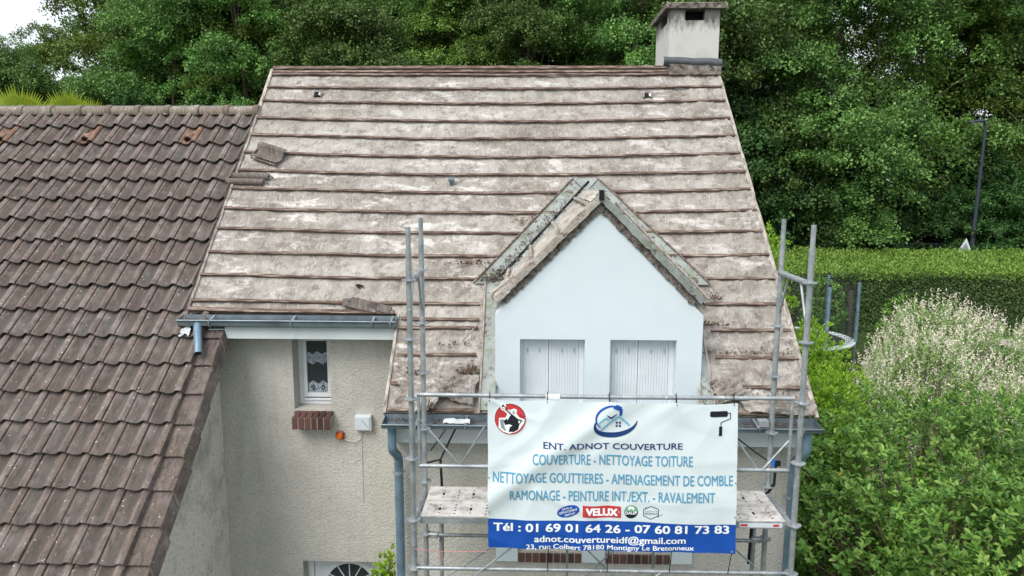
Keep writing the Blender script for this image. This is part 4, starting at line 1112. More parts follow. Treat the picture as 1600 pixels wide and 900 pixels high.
# ------------------------------------------------------------------ banner
BN = thing('banner', (.69, 5.66, 3.17), 'white and blue roofing company banner tied to the outside of the scaffold rail', 'banner')
BW, BH = 389., 236.
TL_, TR_, BR_, BL_ = (-.35,4.50), (1.725,4.48), (1.76,3.16), (-.345,3.185)
HK = [.005, .24, .489, .756, .985]
def bump_(u, v):
    d = .016*n3(u*2.6+v*1.1, v*1.7, 2)+.004*n3(u*9, v*7, 6)+.007*max(0, 1-abs(n3(u*3.2+v*1.8, v*1.4-u*1.2, 12))*5)+.005*max(0, 1-abs(n3(u*4-v*2.2, v*2.1+u, 16))*6)
    for hx in HK[1:4]:
        r_ = math.hypot((u-hx)*1.6, v); d += .010*math.exp(-r_*9)
    # long fold from the middle hook down to the left side
    e = (v*.49+u*1.0-.49)/1.11*1.0; dd = (u*.62+v*.489*1.0-.303)
    d += .036*math.exp(-((dd-.03)/.045)**2)*(1-.4*u)
    dd = (v-.05)*.6+(u-.756)*.9*-1; d += .008*math.exp(-((v*.5-(.756-u)*.55)/.03)**2)*max(0, 1-v*2.2)
    d += .012*math.sin(u*38+2*n3(u*3,v))*max(0, v-.70)*1.8*(.4+.6*n3(u*2, 1, 4))
    d += .006*math.exp(-((v-.40+.10*abs(u-.8))/.03)**2)*max(0, u-.5)
    return d
def BP(u, v, o=0):
    sag = 0
    for a, b in zip(HK[:-1], HK[1:]):
        if a <= u <= b: t = (u-a)/(b-a); sag = .016*math.sin(math.pi*t)
    if u > HK[-1] or u < HK[0]: sag = .0
    ve = v; x = (TL_[0]*(1-u)+TR_[0]*u)*(1-v)+(BL_[0]*(1-u)+BR_[0]*u)*v
    z = (TL_[1]*(1-u)+TR_[1]*u)*(1-v)+(BL_[1]*(1-u)+BR_[1]*u)*v
    z -= sag*(1-v)**3
    x += .008*n3(v*4, 3, 1)*(u-.5)*2
    return Vector((x, 5.662-.03*math.sin(v*1.6)-bump_(u, v)-o, z))
def panel(v0f, v1f, nu, nv, o=0):
    vs = []; fs = []
    for j in range(nv+1):
        for i in range(nu+1):
            u = i/nu; v = v0f(u)+(v1f(u)-v0f(u))*j/nv; vs.append(BP(u, v, o))
    for j in range(nv):
        for i in range(nu): a = j*(nu+1)+i; fs.append((a, a+1, a+nu+2, a+nu+1))
    return vs, fs
m = MB(); m.add(*panel(lambda u: 0, lambda u: 1, 170, 110)); m.build('sheet', 'banner cloth', BN, smooth=True, auto=80)
m = MB(); m.add(*panel(lambda u: .800+.006*math.sin(u*9), lambda u: 1.0, 170, 24, .0022)); m.build('blue_band', 'blue ink', BN, smooth=True, auto=80)
def uv(px, py):           # layout of the printed sheet, measured in its own units
    u = (px-762)/BW; yt = 618+7*u; h = 235+3.5*u
    return u, (py-yt)/h
def conform(name, me, mat, par, o, px0, px1, pyc, caph, slope=0, curve=0):
    """fit flat lettering (x,y mesh) to the sheet: px0..px1 wide, caps caph high about pyc"""
    bm = bmesh.new(); bm.from_mesh(me); bmesh.ops.triangulate(bm, faces=bm.faces)
    xs_ = [v.co.x for v in bm.verts]; a, b = min(xs_), max(xs_)
    for v in bm.verts: v.co.x = px0+(v.co.x-a)/(b-a)*(px1-px0); v.co.y = v.co.y*caph/.71; v.co.z *= 1
    for _ in range(3):
        ed = [e for e in bm.edges if e.calc_length() > 6]
        if not ed: break
        bmesh.ops.subdivide_edges(bm, edges=ed, cuts=1); bmesh.ops.triangulate(bm, faces=[f for f in bm.faces if len(f.verts) > 3])
    for v in bm.verts:
        x = v.co.x; t = (x-px0)/(px1-px0)
        yc = pyc+slope*(t-.5)+curve*math.sin(t*math.pi*2)
        v.co = BP(*uv(x, yc+caph/2-v.co.y), o+v.co.z)
    bmesh.ops.recalc_face_normals(bm, faces=bm.faces)
    me.clear_geometry(); bm.to_mesh(me); bm.free(); me.materials.clear(); me.materials.append(MAT[mat])
    return link(name, me, par)
def text_mesh(s, bold=.012, shear=0, space=1):
    bd = bold; bold = 0
    cu_ = bpy.data.curves.new('t', 'FONT'); cu_.body = s; cu_.size = 1; cu_.offset = bold; cu_.resolution_u = 3; cu_.shear = shear; cu_.space_character = space
    o = bpy.data.objects.new('t', cu_); C.objects.link(o)
    dg = bpy.context.evaluated_depsgraph_get(); me = bpy.data.meshes.new_from_object(o.evaluated_get(dg))
    bpy.data.objects.remove(o); bpy.data.curves.remove(cu_)
    if bd:      # bolder strokes: the same letters laid over themselves, shifted a little, each a hair higher
        bm = bmesh.new()
        for i, (dx, dy) in enumerate(((-1, -.6), (1, .6), (-1, .6), (1, -.6), (0, 0))):
            a = len(bm.verts); bm.from_mesh(me); bm.verts.ensure_lookup_table()
            for v in bm.verts[a:]: v.co.x += dx*bd; v.co.y += dy*bd; v.co.z = i*.00012
        bm.to_mesh(me); bm.free()
    return me
def line(s, mat, px0, px1, pyc, caph, slope, bold=.012, o=.004, name='lettering', curve=0, par=None, space=1):
    return conform(name, text_mesh(s, bold, 0, space), mat, par or BN, o, px0, px1, pyc, caph, slope, curve)
line('ENT. ADNOT COUVERTURE', 'navy ink', 849, 1066, 689.2, 9.8, 2.4, .014)
line('COUVERTURE - NETTOYAGE TOITURE', 'sky ink', 832, 1082, 711.2, 16.5, 4.5, .010, curve=-.4)
line('NETTOYAGE GOUTTIERES - AMENAGEMENT DE COMBLE', 'sky ink', 770, 1145, 741.5, 16.5, 7.0, .010, curve=-.5)
line('RAMONAGE - PEINTURE INT./EXT. - RAVALEMENT', 'sky ink', 797, 1117, 769.3, 16.5, 4.6, .010)
line('T\u00e9l : 01 69 01 64 26 - 07 60 81 73 83', 'white ink', 770, 1141, 822.0, 13, 5.2, .026, .0045)
line('adnot.couvertureidf@gmail.com', 'white ink', 835, 1073, 840.0, 10.5, 3.2, .02, .0045)
line('23, rue Colbert 78180 Montigny Le Bretonneux', 'white ink', 822, 1086, 852.5, 7.6, 3.2, .016, .0045)
def shape(name, polys, mat, o, par=BN):
    """flat printed shapes: polys in sheet units"""
    bm = bmesh.new()
    for p in polys:
        vs_ = [bm.verts.new((x, y, 0)) for x, y in p]; bm.faces.new(vs_)
    bmesh.ops.triangulate(bm, faces=bm.faces)
    for _ in range(3):
        ed = [e for e in bm.edges if e.calc_length() > 7]
        if not ed: break
        bmesh.ops.subdivide_edges(bm, edges=ed, cuts=1); bmesh.ops.triangulate(bm, faces=[f for f in bm.faces if len(f.verts) > 3])
    for v in bm.verts: v.co = BP(*uv(v.co.x, v.co.y), o)
    me = bpy.data.meshes.new(name); bm.to_mesh(me); bm.free(); me.materials.append(MAT[mat]); return link(name, me, par)
def disc(cx, cy, rx, ry=None, n=30, rot=0, a0=0, a1=2*math.pi):
    ry = ry or rx; ps = []
    for i in range(n+(0 if a1-a0 > 6.28 else 1)):
        a = a0+(a1-a0)*i/n; x, y = rx*math.cos(a), ry*math.sin(a); ps.append((cx+x*math.cos(rot)-y*math.sin(rot), cy+x*math.sin(rot)+y*math.cos(rot)))
    return ps
def stroke(pts, wd):
    out = []
    ws = wd if isinstance(wd, list) else [wd]*len(pts)
    for i in range(len(pts)-1):
        (x0, y0), (x1, y1) = pts[i], pts[i+1]; l_ = math.hypot(x1-x0, y1-y0) or 1; nx, ny = -(y1-y0)/l_, (x1-x0)/l_
        a, b = ws[i]/2, ws[i+1]/2; ex, ey = (x1-x0)/l_*min(a,b)*.3, (y1-y0)/l_*min(a,b)*.3
        out.append([(x0+nx*a-ex, y0+ny*a-ey), (x1+nx*b+ex, y1+ny*b+ey), (x1-nx*b+ex, y1-ny*b+ey), (x0-nx*a-ex, y0-ny*a-ey)])
    return out
# round emblem: a chimney sweep with brush and rope on a red disc
e0 = shape('round_emblem', [disc(797.5, 648, 25.5)], 'white ink', .003)
shape('emblem_ring', [disc(797.5, 648, 24.6)], 'black ink', .0036, e0)
shape('emblem_disc', [disc(797.5, 648, 23.8)], 'red ink', .0042, e0)
shape('emblem_outline', [[(780,647),(790,646),(793,640),(788,636),(783,634),(781,626),(786,623),(791,626),(791,633),(797,637),(799,633),(803,631),(808,633),(808,640),(812,645),(820,648),(819,654),(812,664),(806,668),(796,671),(786,668),(779,662)]], 'white ink', .0048, e0)
shape('emblem_figure', [[(797,643),(800,640),(803,645),(809,647),(817,650),(812,656),(810,664),(803,668),(795,668),(797,660),(793,650)],
                        [(787,652),(791,647),(796,653),(797,658),(790,659)],
                        [(784,627),(787,625),(789,628),(788,633),(785,632)], [(789,633),(790,631),(803,643),(801,644)]], 'black ink', .0054, e0)
shape('emblem_basket', [[(781,649),(788,649),(787,655),(791,664),(790,667),(783,662)]], 'grey ink', .0054, e0)
shape('emblem_face', [[(801,635),(805,634),(805,639),(802,640)]], 'grey ink', .0054, e0)
shape('emblem_highlight', [[(788,658),(796,656),(801,658),(796,661),(795,666),(790,664)], [(810,650),(814,651),(811,655)]], 'white ink', .006, e0)
# house and hammer emblem
lg = shape('house_emblem', stroke([(918+disc(0,0,1)[0][0]*0+x, y) for x, y in [(0,0)]]*1+[(918,0)], 1) if False else
   stroke([(962+33*math.cos(R(a)), 652+19.5*math.sin(R(a))-5*math.cos(R(a))) for a in range(5, 206, 8)], [.8+7.0*math.sin(math.pi*i/25)**.9 for i in range(26)]), 'navy ink', .004)
shape('emblem_swoosh', stroke([(960+29*math.cos(R(a)), 650+20*math.sin(R(a))-3) for a in range(140, 300, 8)], [1+2.4*math.sin(math.pi*min(1,i/19))  for i in range(20)]), 'blue ink', .0045, lg)
shape('emblem_hammer', [[(963,624),(970,627),(972,632),(971,641),(967,641),(967,633),(962,632),(957,630)]], 'blue ink', .005, lg)
shape('emblem_roof', stroke([(939,664),(966,642),(983,656)], 2.8)+stroke([(936,652),(947,645),(951,649)], 2.4)+stroke([(936,657),(936,652)], 2), 'light ink', .0045, lg)
shape('emblem_check', stroke([(948,641),(954,646),(963,639)], [1,3,1]), 'navy ink', .005, lg)
shape('emblem_window', [[(x,y),(x+3,y),(x+3,y+3.2),(x,y+3.2)] for x in (961.5,966.5) for y in (651,656)], 'navy ink', .005, lg)
# paint roller
pr = shape('roller_emblem', [[(1108,636),(1110,634.5),(1134,635.5),(1135.5,637),(1135.5,643),(1134,644.5),(1109.5,643.5),(1108,642)]], 'black ink', .004)
shape('roller_handle', stroke([(1135,639),(1140,639.5),(1139.5,648),(1125,653),(1124.6,660)], 1.2)+[[(1122,659),(1127,659),(1126.6,674),(1121.6,674)]], 'black ink', .004, pr)
# small partner marks
dv = shape('oval_mark', [disc(888.5, 794, 18, 9.5, rot=-.27)], 'blue ink', .004)
def rline(s, mat, cx, cy, wd, caph, rot, par, o=.0048, bold=.02):
    me = text_mesh(s, bold); xs_ = [v.co.x for v in me.vertices]; a, b = min(xs_), max(xs_)
    for v in me.vertices:
        x = (v.co.x-(a+b)/2)/(b-a)*wd; y = -(v.co.y/.71-.5)*caph
        v.co = BP(*uv(cx+x*math.cos(rot)-y*math.sin(rot), cy+x*math.sin(rot)+y*math.cos(rot)), o+v.co.z)
    me.materials.clear(); me.materials.append(MAT[mat]); return link('lettering', me, par)
rline('DEVIS et', 'white ink', 886.5, 789.3, 16, 3.2, -.27, dv); rline('DEPLACEMENT', 'white ink', 888.5, 794, 29, 3.6, -.27, dv); rline('GRATUIT', 'white ink', 891, 798.9, 17, 3.2, -.27, dv)
vx = shape('red_mark', [[(911,784.5),(930,786),(950,784.8),(971,786.2),(971,804.5),(952,803.2),(930,804.3),(911,803)]], 'red ink', .004)
shape('mark_field', [[(912.4,786),(930,787.4),(950,786.2),(969.7,787.5),(969.7,803.1),(952,801.8),(930,802.9),(912.4,801.7)]], 'red ink', .0044, vx)
line('VELUX', 'white ink', 916, 966, 794.8, 11, .8, .05, .0052, par=vx)
line('\u00ae', 'white ink', 966.5, 969, 794.8, 3, 0, .0, .0052, par=vx)
dl = shape('green_mark', [disc(987, 794.5, 10.7, 10.7, 24)], 'black ink', .004)
shape('mark_field', [disc(987, 794, 10.2, 10.2, 20, 0, math.pi, 2*math.pi)], 'green ink', .0048, dl)
shape('mark_leaf', [disc(984.5, 788.5, 2.6, 3.6, 10, .5), disc(989.5, 789, 2.4, 3.4, 10, -.5)], 'white ink', .0056, dl)
line('DALEP', 'white ink', 977.8, 996.2, 796.4, 4.6, 0, .04, .0056, par=dl)
hx = [(1018,785.5),(1029.5,790.5),(1029.5,800.5),(1018,806.5),(1006.5,801),(1006.5,791),(1018,785.5)]
hm = shape('hexagon_mark', stroke(hx, 1.0)+stroke([(1010,787.5),(1010,790)], 1.5)+stroke([(1028,803),(1036,798)], .6), 'navy ink', .004)
line('GARANTIE', 'grey ink', 1008.5, 1028, 793.6, 2.6, 0, 0, .0045, par=hm); line('DECENNALE', 'grey ink', 1008, 1028.5, 797.4, 2.6, 0, .03, .0045, par=hm)
# ties and eyelets
for hxx in HK:
    p = BP(min(max(hxx, .008), .985), .0); m = MB(); x = p.x
    m.tube([(x,p.y-.004,p.z-.02),(x,5.672,GZ1+.008),(x,5.70,GZ1+.024),(x,5.725,GZ1+.003),(x,5.70,GZ1-.022),(x,p.y+.004,p.z-.02)], .0035, 6)
    m.tube([(x,5.676,GZ1+.012),(x+.004,5.672,GZ1+.05)], .002, 5)
    m.build('cable_tie', 'black strap', BN)
for hxx in (.245, .49, .745, .985):
    p = BP(hxx, .985, .005); m = MB(); m.tube([p, p+Vector((0,-.003,0))], .010, 12); e = m.build('eyelet', 'galv', BN)
    m = MB(); m.tube([p+Vector((0,-.002,-.004)), (p.x+.006*(hxx-.5), 5.72, 2.925)], .004, 5); m.build('bottom_tie', 'black strap', BN)
for (vv) in (.52,.75):
    for uu in (.004,.995):
        p = BP(uu, vv, .004); m = MB(); m.tube([p, p+Vector((0,-.003,0))], .006, 10); m.build('eyelet', 'galv', BN)

# ------------------------------------------------------------------ vegetation
def limb(m, p0, d, ln, r0, r1, seg=5, bend=.12):
    pts = [Vector(p0)]; d = Vector(d).normalized()
    for i in range(seg):
        d = (d+Vector(rdir(1)[0])*bend).normalized(); pts.append(pts[-1]+d*ln/seg)
    m.tube(pts, [r0+(r1-r0)*i/seg for i in range(seg+1)], 7); return pts
def make_tree(h, cr, base, nb, leaves, kind, lsize, seed, lean=0):
    """a tree: tapered trunk with limbs, and a crown of many small leaf sprays in uneven clumps"""
    global rng; rng = np.random.default_rng(seed)
    root = bpy.data.objects.new('tree', None); C.objects.link(root)
    m = MB(); tp = limb(m, (0,0,-.2), (lean,0,1), h*.86, .05+h*.011, .03, 9, .05)
    cl = []
    for i in range(nb):
        t = (i+.5)/nb; z = base+(h-base)*t
        prof_ = (math.sin(math.pi*min(1, .18+t*.82))**.6)
        k_ = min(8, int((z/h/.86)*9)); o = tp[min(k_, 9)]
        an = rng.uniform(0, 6.28); rr = cr*prof_*rng.uniform(.45, 1.0)
        c = Vector((o.x+rr*math.cos(an), o.y+rr*math.sin(an), z+rng.uniform(-.5, .5)))
        cl.append((c, rng.uniform(.6, 1.25)*cr*.33))
        if i % 5 == 0 and rr < cr*.7:
            st = tp[max(0, min(9, k_-1))]; limb(m, st, c-st, (c-st).length*.92, .05, .015, 5, .1)
    m.build('trunk', 'bark', root, smooth=True)
    P, D, N = [], [], []
    per = leaves//nb
    for c, r_ in cl:
        n = int(per*(r_/(cr*.25))**2*.8)+20
        # sub-sprays on the shell of the clump
        ns = max(8, n//40); sd_ = rdir(ns); sd_[:, 2] = np.abs(sd_[:, 2])*1.0-.22; sc_ = np.array(c)+sd_*r_*rng.uniform(.75, 1.12, (ns, 1))*np.array([1.1,1.1,.72])
        idx = rng.integers(0, ns, n); q = sc_[idx]+rng.normal(0, r_*.11, (n, 3))
        P.append(q); o = unit(sd_[idx]+rng.normal(0, .55, (n, 3)))
        D.append(unit(o*.6+np.array([0,0,-.15])+rng.normal(0, .5, (n, 3)))); N.append(unit(o*.7+np.array([0,0,.75])+rng.normal(0, .35, (n, 3))))
    P, D, N = map(np.concatenate, (P, D, N)); L = rng.uniform(.7, 1.3, len(P))*lsize
    V = leaf_arrays(P, D, N, L, L*rng.uniform(.55, .8, len(P)))
    me = leaf_mesh('crown', [(*V, 0)], [kind]); link('crown', me, root)
    return root
kinds = [make_tree(19, 4.2, 2.5, 78, 95000, 'tree leaf', .135, 1), make_tree(17, 4.6, 2.0, 82, 98000, 'tree leaf', .145, 2, .05),
         make_tree(21, 3.8, 3.5, 76, 92000, 'tree leaf', .13, 3, -.04), make_tree(18, 4.0, 3.0, 70, 80000, 'tree leaf yellow', .14, 4)]
under = [make_tree(8.5, 3.2, .4, 68, 64000, 'understory leaf', .13, 5), make_tree(6.5, 3.0, .3, 58, 56000, 'understory leaf', .125, 6)]
spots = []
rq = np.random.default_rng(5)
# rows of the wood: x, depth, kind, scale
for r_, (Yd, step, x0, x1) in enumerate(((39, 5.2, -31, 36), (45, 5.4, -37, 41), (52, 6.0, -42, 46))):
    x = x0
    while x < x1:
        if r_ == 2 and 13 < x < 32 and rq.uniform() < .6: x += step; continue
        if r_ == 1 and 15 < x < 27 and rq.uniform() < .35: x += step; continue
        kk = int(rq.choice([0,1,2,3], p=[.34,.33,.2,.13])); s_ = rq.uniform(.88, 1.15)*(1.0 if r_ == 0 else 1.08 if r_ == 1 else 1.15)
        spots.append((x+rq.uniform(-1.2, 1.2), Yd+rq.uniform(-1.8, 1.8), kk, s_)); x += step*rq.uniform(.85, 1.15)
looks = ['broad dark green tree', 'leaning dense green tree', 'slim tall green tree', 'yellowish green tree']
def where(x):
    if x < -24: return 'far left'
    if x < -12: return 'over the tiled roof'
    if x < -3: return 'over the roof junction'
    if x < 6: return 'over the stripped roof'
    if x < 13: return 'near the chimney'
    if x < 21: return 'over the hedge'
    return 'behind the street lamp'
used = {}; placed = set()
ordn = ['first','second','third','fourth','fifth','sixth','seventh','eighth','ninth','tenth']
trees = []
for (x, y, kk, s_) in sorted(spots):
    if x < -27.5 and y < 50: s_ *= .72
    if x < -30.5: s_ *= .8
    if kk in placed: o = copy_tree(kinds[kk])
    else: o = kinds[kk]; placed.add(kk)
    o.location = (x, y, 0); o.rotation_euler = (0, 0, rq.uniform(0, 6.28)); o.scale = (s_, s_, s_*rq.uniform(.95, 1.08))
    row = 'front' if y < 42 else 'middle' if y < 48.5 else 'back'
    key = (kk, where(x), row); used[key] = used.get(key, 0)+1
    trees.append((o, key, used[key]))
for o, key, n_ in trees:
    lab = f'{looks[key[0]]}, {key[2]} row of the wood, {key[1]}'
    if used[key] > 1: lab += f', {ordn[n_-1]} from left'
    tag(o, lab, 'tree', 'tall trees of the wood behind the houses')
placed = set(); used = {}; lst = []
x = -28
i = 0
while x < 38:
    kk = i % 2 if rq.uniform() < .8 else (i+1) % 2
    if kk in placed: o = copy_tree(under[kk])
    else: o = under[kk]; placed.add(kk)
    s_ = rq.uniform(.85, 1.25); yy = 36.8+rq.uniform(-.8, 1.0)
    o.name = 'bush'; o.location = (x, yy, -.1); o.rotation_euler = (0, 0, rq.uniform(0, 6.28)); o.scale = (s_,)*3
    key = (kk, where(x)); used[key] = used.get(key, 0)+1; lst.append((o, key, used[key])); x += rq.uniform(2.7, 3.6); i += 1
for o, key, n_ in lst:
    lab = f"{['tall', 'low'][key[0]]} dark bushy undergrowth tree {key[1]}"
    if used[key] > 1: lab += f', {ordn[n_-1]} from left'
    tag(o, lab, 'bush', 'undergrowth bushes along the edge of the wood')

rng = np.random.default_rng(77)
for (x, y, hh, ln, lab) in ((14.2,37.6,13,.02,'slender pale straight stem with few leaves, over the hedge end nearest the house'),(17.3,37.9,14,-.02,'slender pale forked stem with few leaves, above the middle of the hedge'),(18.6,36.6,12.5,.16,'thin pale stem leaning right in front of the wood'),(24.3,37.6,12,.10,'thin pale leaning stem right of the street lamp')):
    t_ = thing('sapling', (x, y, 0), lab, 'tree', 'slender pale stems at the edge of the wood')
    m = MB(); tp = limb(m, (x,y,0), (ln,0,1), hh, .085, .03, 10, .06)
    for k_ in (5, 6, 7, 8):
        d_ = Vector((rng.choice([-1,1])*rng.uniform(.4,.9), -.2, 1)); limb(m, tp[k_], d_, rng.uniform(1.2, 2.4), .035, .012, 5, .12)
    m.build('trunk', 'pale bark', t_, smooth=True)
    n_ = 2600; idx = rng.integers(5, 11, n_); P = np.array([list(tp[i]) for i in idx])+rng.normal(0, .75, (n_, 3)); L = rng.uniform(.1, .2, n_)
    link('crown', leaf_mesh('crown', [(*leaf_arrays(P, rdir(n_), unit(rng.normal(0,.5,(n_,3))+np.array([0,-.3,.8])), L, L*.65), 0)], ['tree leaf yellow']), t_)

def mound(n, ells):
    """points with outward normals on the visible shell of a union of ellipsoids"""
    P, N = [], []; tot = sum(e[3]*e[4]+e[3]*e[5]+e[4]*e[5] for e in ells)
    for e in ells:
        c = np.array(e[:3]); r_ = np.array(e[3:6]); k_ = int(n*(e[3]*e[4]+e[3]*e[5]+e[4]*e[5])/tot); d_ = rdir(k_)
        q = c+d_*r_*rng.uniform(.80, 1.06, (k_, 1)); nn = unit(d_/r_)
        keep = (q[:, 2] > .05)
        for f in ells:
            if f is e: continue
            keep &= (((q-np.array(f[:3]))/np.array(f[3:6]))**2).sum(1) > .62
        P.append(q[keep]); N.append(nn[keep])
    return np.concatenate(P), np.concatenate(N)
def rosettes(P, N, k_, L, W, spread, upb, jit=.5):
    """k leaves fanned round the tip of every twig"""
    n = len(P); ax = unit(N+np.array([0, 0, upb])+rng.normal(0, .35, (n, 3)))
    ref = unit(np.cross(ax, rdir(n))); b2 = np.cross(ax, ref); Ps, Ds, Ns, Ls = [], [], [], []
    for j in range(k_):
        a = 2.4*j+rng.uniform(-.3, .3, n); el_ = spread*(1-.5*j/k_)
        rad = ref*np.cos(a)[:, None]+b2*np.sin(a)[:, None]
        d_ = unit(rad*np.sin(el_)+ax*np.cos(el_)+rng.normal(0, .14, (n, 3)))
        Ps.append(P-ax*(L*.9*(1-j/k_))+rng.normal(0, L*.08, (n, 3))); Ds.append(d_); Ns.append(unit(ax*np.sin(el_)-rad*np.cos(el_)*.9+np.array([0,0,.35])))
        Ls.append(rng.uniform(.75, 1.2, n)*L*(1-.35*j/k_))
    P, D, N = map(np.concatenate, (Ps, Ds, Ns)); L_ = np.concatenate(Ls)
    return leaf_arrays(P, D, N, L_, L_*W, 'leaf')
def core(m, ells, f=.80):
    for e in ells:
        vs = []; fs = []
        for j in range(9):
            for i in range(14):
                a, b = 2*math.pi*i/14, math.pi*j/8; vs.append((e[0]+e[3]*f*math.sin(b)*math.cos(a), e[1]+e[4]*f*math.sin(b)*math.sin(a), max(.02, e[2]+e[5]*f*math.cos(b))))
        for j in range(8):
            for i in range(14): fs.append((j*14+i, j*14+(i+1) % 14, (j+1)*14+(i+1) % 14, (j+1)*14+i))
        m.add(vs, fs)
def twigs(m, base, P, n, r_=.012):
    for i in rng.integers(0, len(P), n):
        p = Vector(P[i]); b = Vector(base)+Vector((rng.normal(0,.2), rng.normal(0,.2), 0)); mid = b.lerp(p, .55)+Vector(rdir(1)[0])*.15
        m.tube([b, mid, p], [r_*2.2, r_*1.3, r_*.5], 5)

# big broad-leaved shrub that fills the lower right
rng = np.random.default_rng(21)
SH = thing('shrub', (5.2, 8.6, 0), 'big broad-leaved green shrub filling the ground right of the house corner', 'shrub')
ells = [(4.0,8.4,1.2,1.0,1.1,1.25),(4.7,7.0,1.1,1.15,1.0,1.25),(5.7,8.1,1.5,1.3,1.3,1.35),(4.4,9.8,1.7,1.1,1.2,1.35),(5.8,10.2,1.9,1.3,1.3,1.25),(7.4,8.9,1.5,1.4,1.3,1.4),(6.4,6.9,1.0,1.4,1.0,1.2),(7.6,10.7,1.8,1.3,1.3,1.2),(3.75,6.6,.8,.75,.7,.95),(8.9,9.6,1.5,1.3,1.4,1.4),(3.9,11.1,1.5,.9,.9,1.3),(5.0,5.9,.7,1.2,.7,1.0)]
P, N = mound(11000, ells)
b_ = np.array([n3(p[0]*1.5, p[1]*1.5, p[2]*1.5) for p in P]); P = P+N*(b_*.50)[:, None]; keep = b_ > -.36; P, N = P[keep], N[keep]
V = rosettes(P, N, 7, .112, .50, 1.1, .9); V2 = rosettes(P[:70]+.02, N[:70], 1, .085, .5, 1.0, .9)
Pi = P-N*.25; Vi = rosettes(Pi[::2], N[::2], 4, .085, .5, 1.2, .3)
link('foliage', leaf_mesh('foliage', [(*V, 0), (*V2, 1), (*Vi, 0)], ['shrub leaf', 'old leaf']), SH)
m = MB(); twigs(m, (5.3, 8.4, .2), P, 130, .012); m.build('branches', 'twig', SH)
# bright laurel behind the corner of the roof
def laurel(name, ells, n, label, L=.095, seed=1, base=None, leaf='laurel leaf', W=.34, k_=7, cat='shrub', spread=.8):
    global rng; rng = np.random.default_rng(seed)
    c = np.mean([e[:3] for e in ells], axis=0)
    S = thing(name, (c[0], c[1], 0), label, cat)
    P, N = mound(n, ells); b_ = np.array([n3(p[0]*2, p[1]*2, p[2]*2) for p in P]); P = P+N*(b_*.28)[:, None]
    V = rosettes(P, N, k_, L, W, spread, 1.3); Vi = rosettes((P-N*.2)[::2], N[::2], 4, L, W, 1.1, .5)
    link('foliage', leaf_mesh('foliage', [(*V, 0), (*Vi, 0)], [leaf]), S)
    m = MB(); twigs(m, (c[0], c[1], .1), P, 50, .012); m.build('branches', 'twig', S); return S
laurel('shrub', [(5.05,12.6,2.3,.62,.8,1.55),(4.9,12.3,1.2,1.0,1.0,1.3),(5.7,12.9,1.7,.75,.8,1.3),(5.0,11.6,1.9,.5,.6,1.2)], 3800, 'bright yellow-green laurel bush between the roof corner and the trampoline', .10, 31)
laurel('shrub', [(5.0,15.4,3.4,.65,.7,2.0)], 1100, 'narrow bright green shrub top showing beside the right roof edge', .10, 32)
laurel('shrub', [(-1.66,7.25,1.1,.17,.20,1.08),(-1.52,7.22,1.1,.14,.18,1.2)], 420, 'small light green plant beside the front door and downpipe', .055, 33, W=.6)
laurel('shrub', [(-9.95,17.5,7.0,.55,.5,1.45)], 700, 'small green bush top peeping over the middle of the tiled ridge', .13, 34, leaf='understory leaf', W=.5)
laurel('shrub', [(11.2,26.8,1.1,.8,.7,1.6)], 900, 'green bush by the trampoline in front of the hedge', .13, 35, leaf='shrub leaf', W=.5)
laurel('shrub', [(9.6,18.2,1.9,.55,.6,1.5),(9.2,18.0,1.6,.4,.5,1.3)], 500, 'upright light green shoots standing left of the dappled willow', .11, 36, leaf='shrub leaf', W=.55)
# dappled willow: many thin upright shoots with pale pink-white tips
rng = np.random.default_rng(41)
WL = thing('willow', (8.6, 14.4, 0), 'dappled willow bush with pale pink and white shoot tips in the garden', 'bush')
ells = [(8.0,14.0,1.5,1.5,1.3,1.75),(9.6,14.8,1.7,1.5,1.3,1.75),(8.8,15.2,1.9,1.3,1.2,1.8),(6.9,13.2,1.2,1.0,1.0,1.3),(10.6,13.9,1.3,1.2,1.2,1.5),(9.2,13.1,1.1,1.4,1.0,1.5)]
P, N = mound(6500, ells); PP, DD, NN, LL, TT = [], [], [], [], []
m = MB()
for i in range(len(P)):
    d_ = Vector(N[i])*.55+Vector((0,0,1.1))+Vector(rdir(1)[0])*.25; d_.normalize(); ln = rng.uniform(.28, .62); p = Vector(P[i])-d_*ln*.5
    if i % 12 == 0: m.tube([p, p+d_*ln], [.004,.0015], 4)
    k_ = 16; tt = np.linspace(.05, 1, k_); pts_ = np.array(p)[None]+np.array(d_)[None]*(tt*ln)[:, None]
    a = rdir(k_)+np.array(d_)*.9; PP.append(pts_); DD.append(a); NN.append(rdir(k_)+np.array([0,0,.6])); LL.append(rng.uniform(.06,.095,k_)*(1.1-.4*tt)); TT.append(tt+rng.normal(0,.12,k_)+.25*n3(p.x*2,p.y*2,p.z*2))
PP, DD, NN, LL, TT = map(np.concatenate, (PP, DD, NN, LL, TT)); tip = TT > .62
link('foliage', leaf_mesh('foliage', [(*leaf_arrays(PP[~tip], DD[~tip], NN[~tip], LL[~tip], LL[~tip]*.34), 0), (*leaf_arrays(PP[tip], DD[tip], NN[tip], LL[tip], LL[tip]*.38), 1)], ['willow leaf', 'willow tip']), WL)
twigs(m, (8.8,14.3,.1), P, 60, .012); m.build('branches', 'twig', WL)

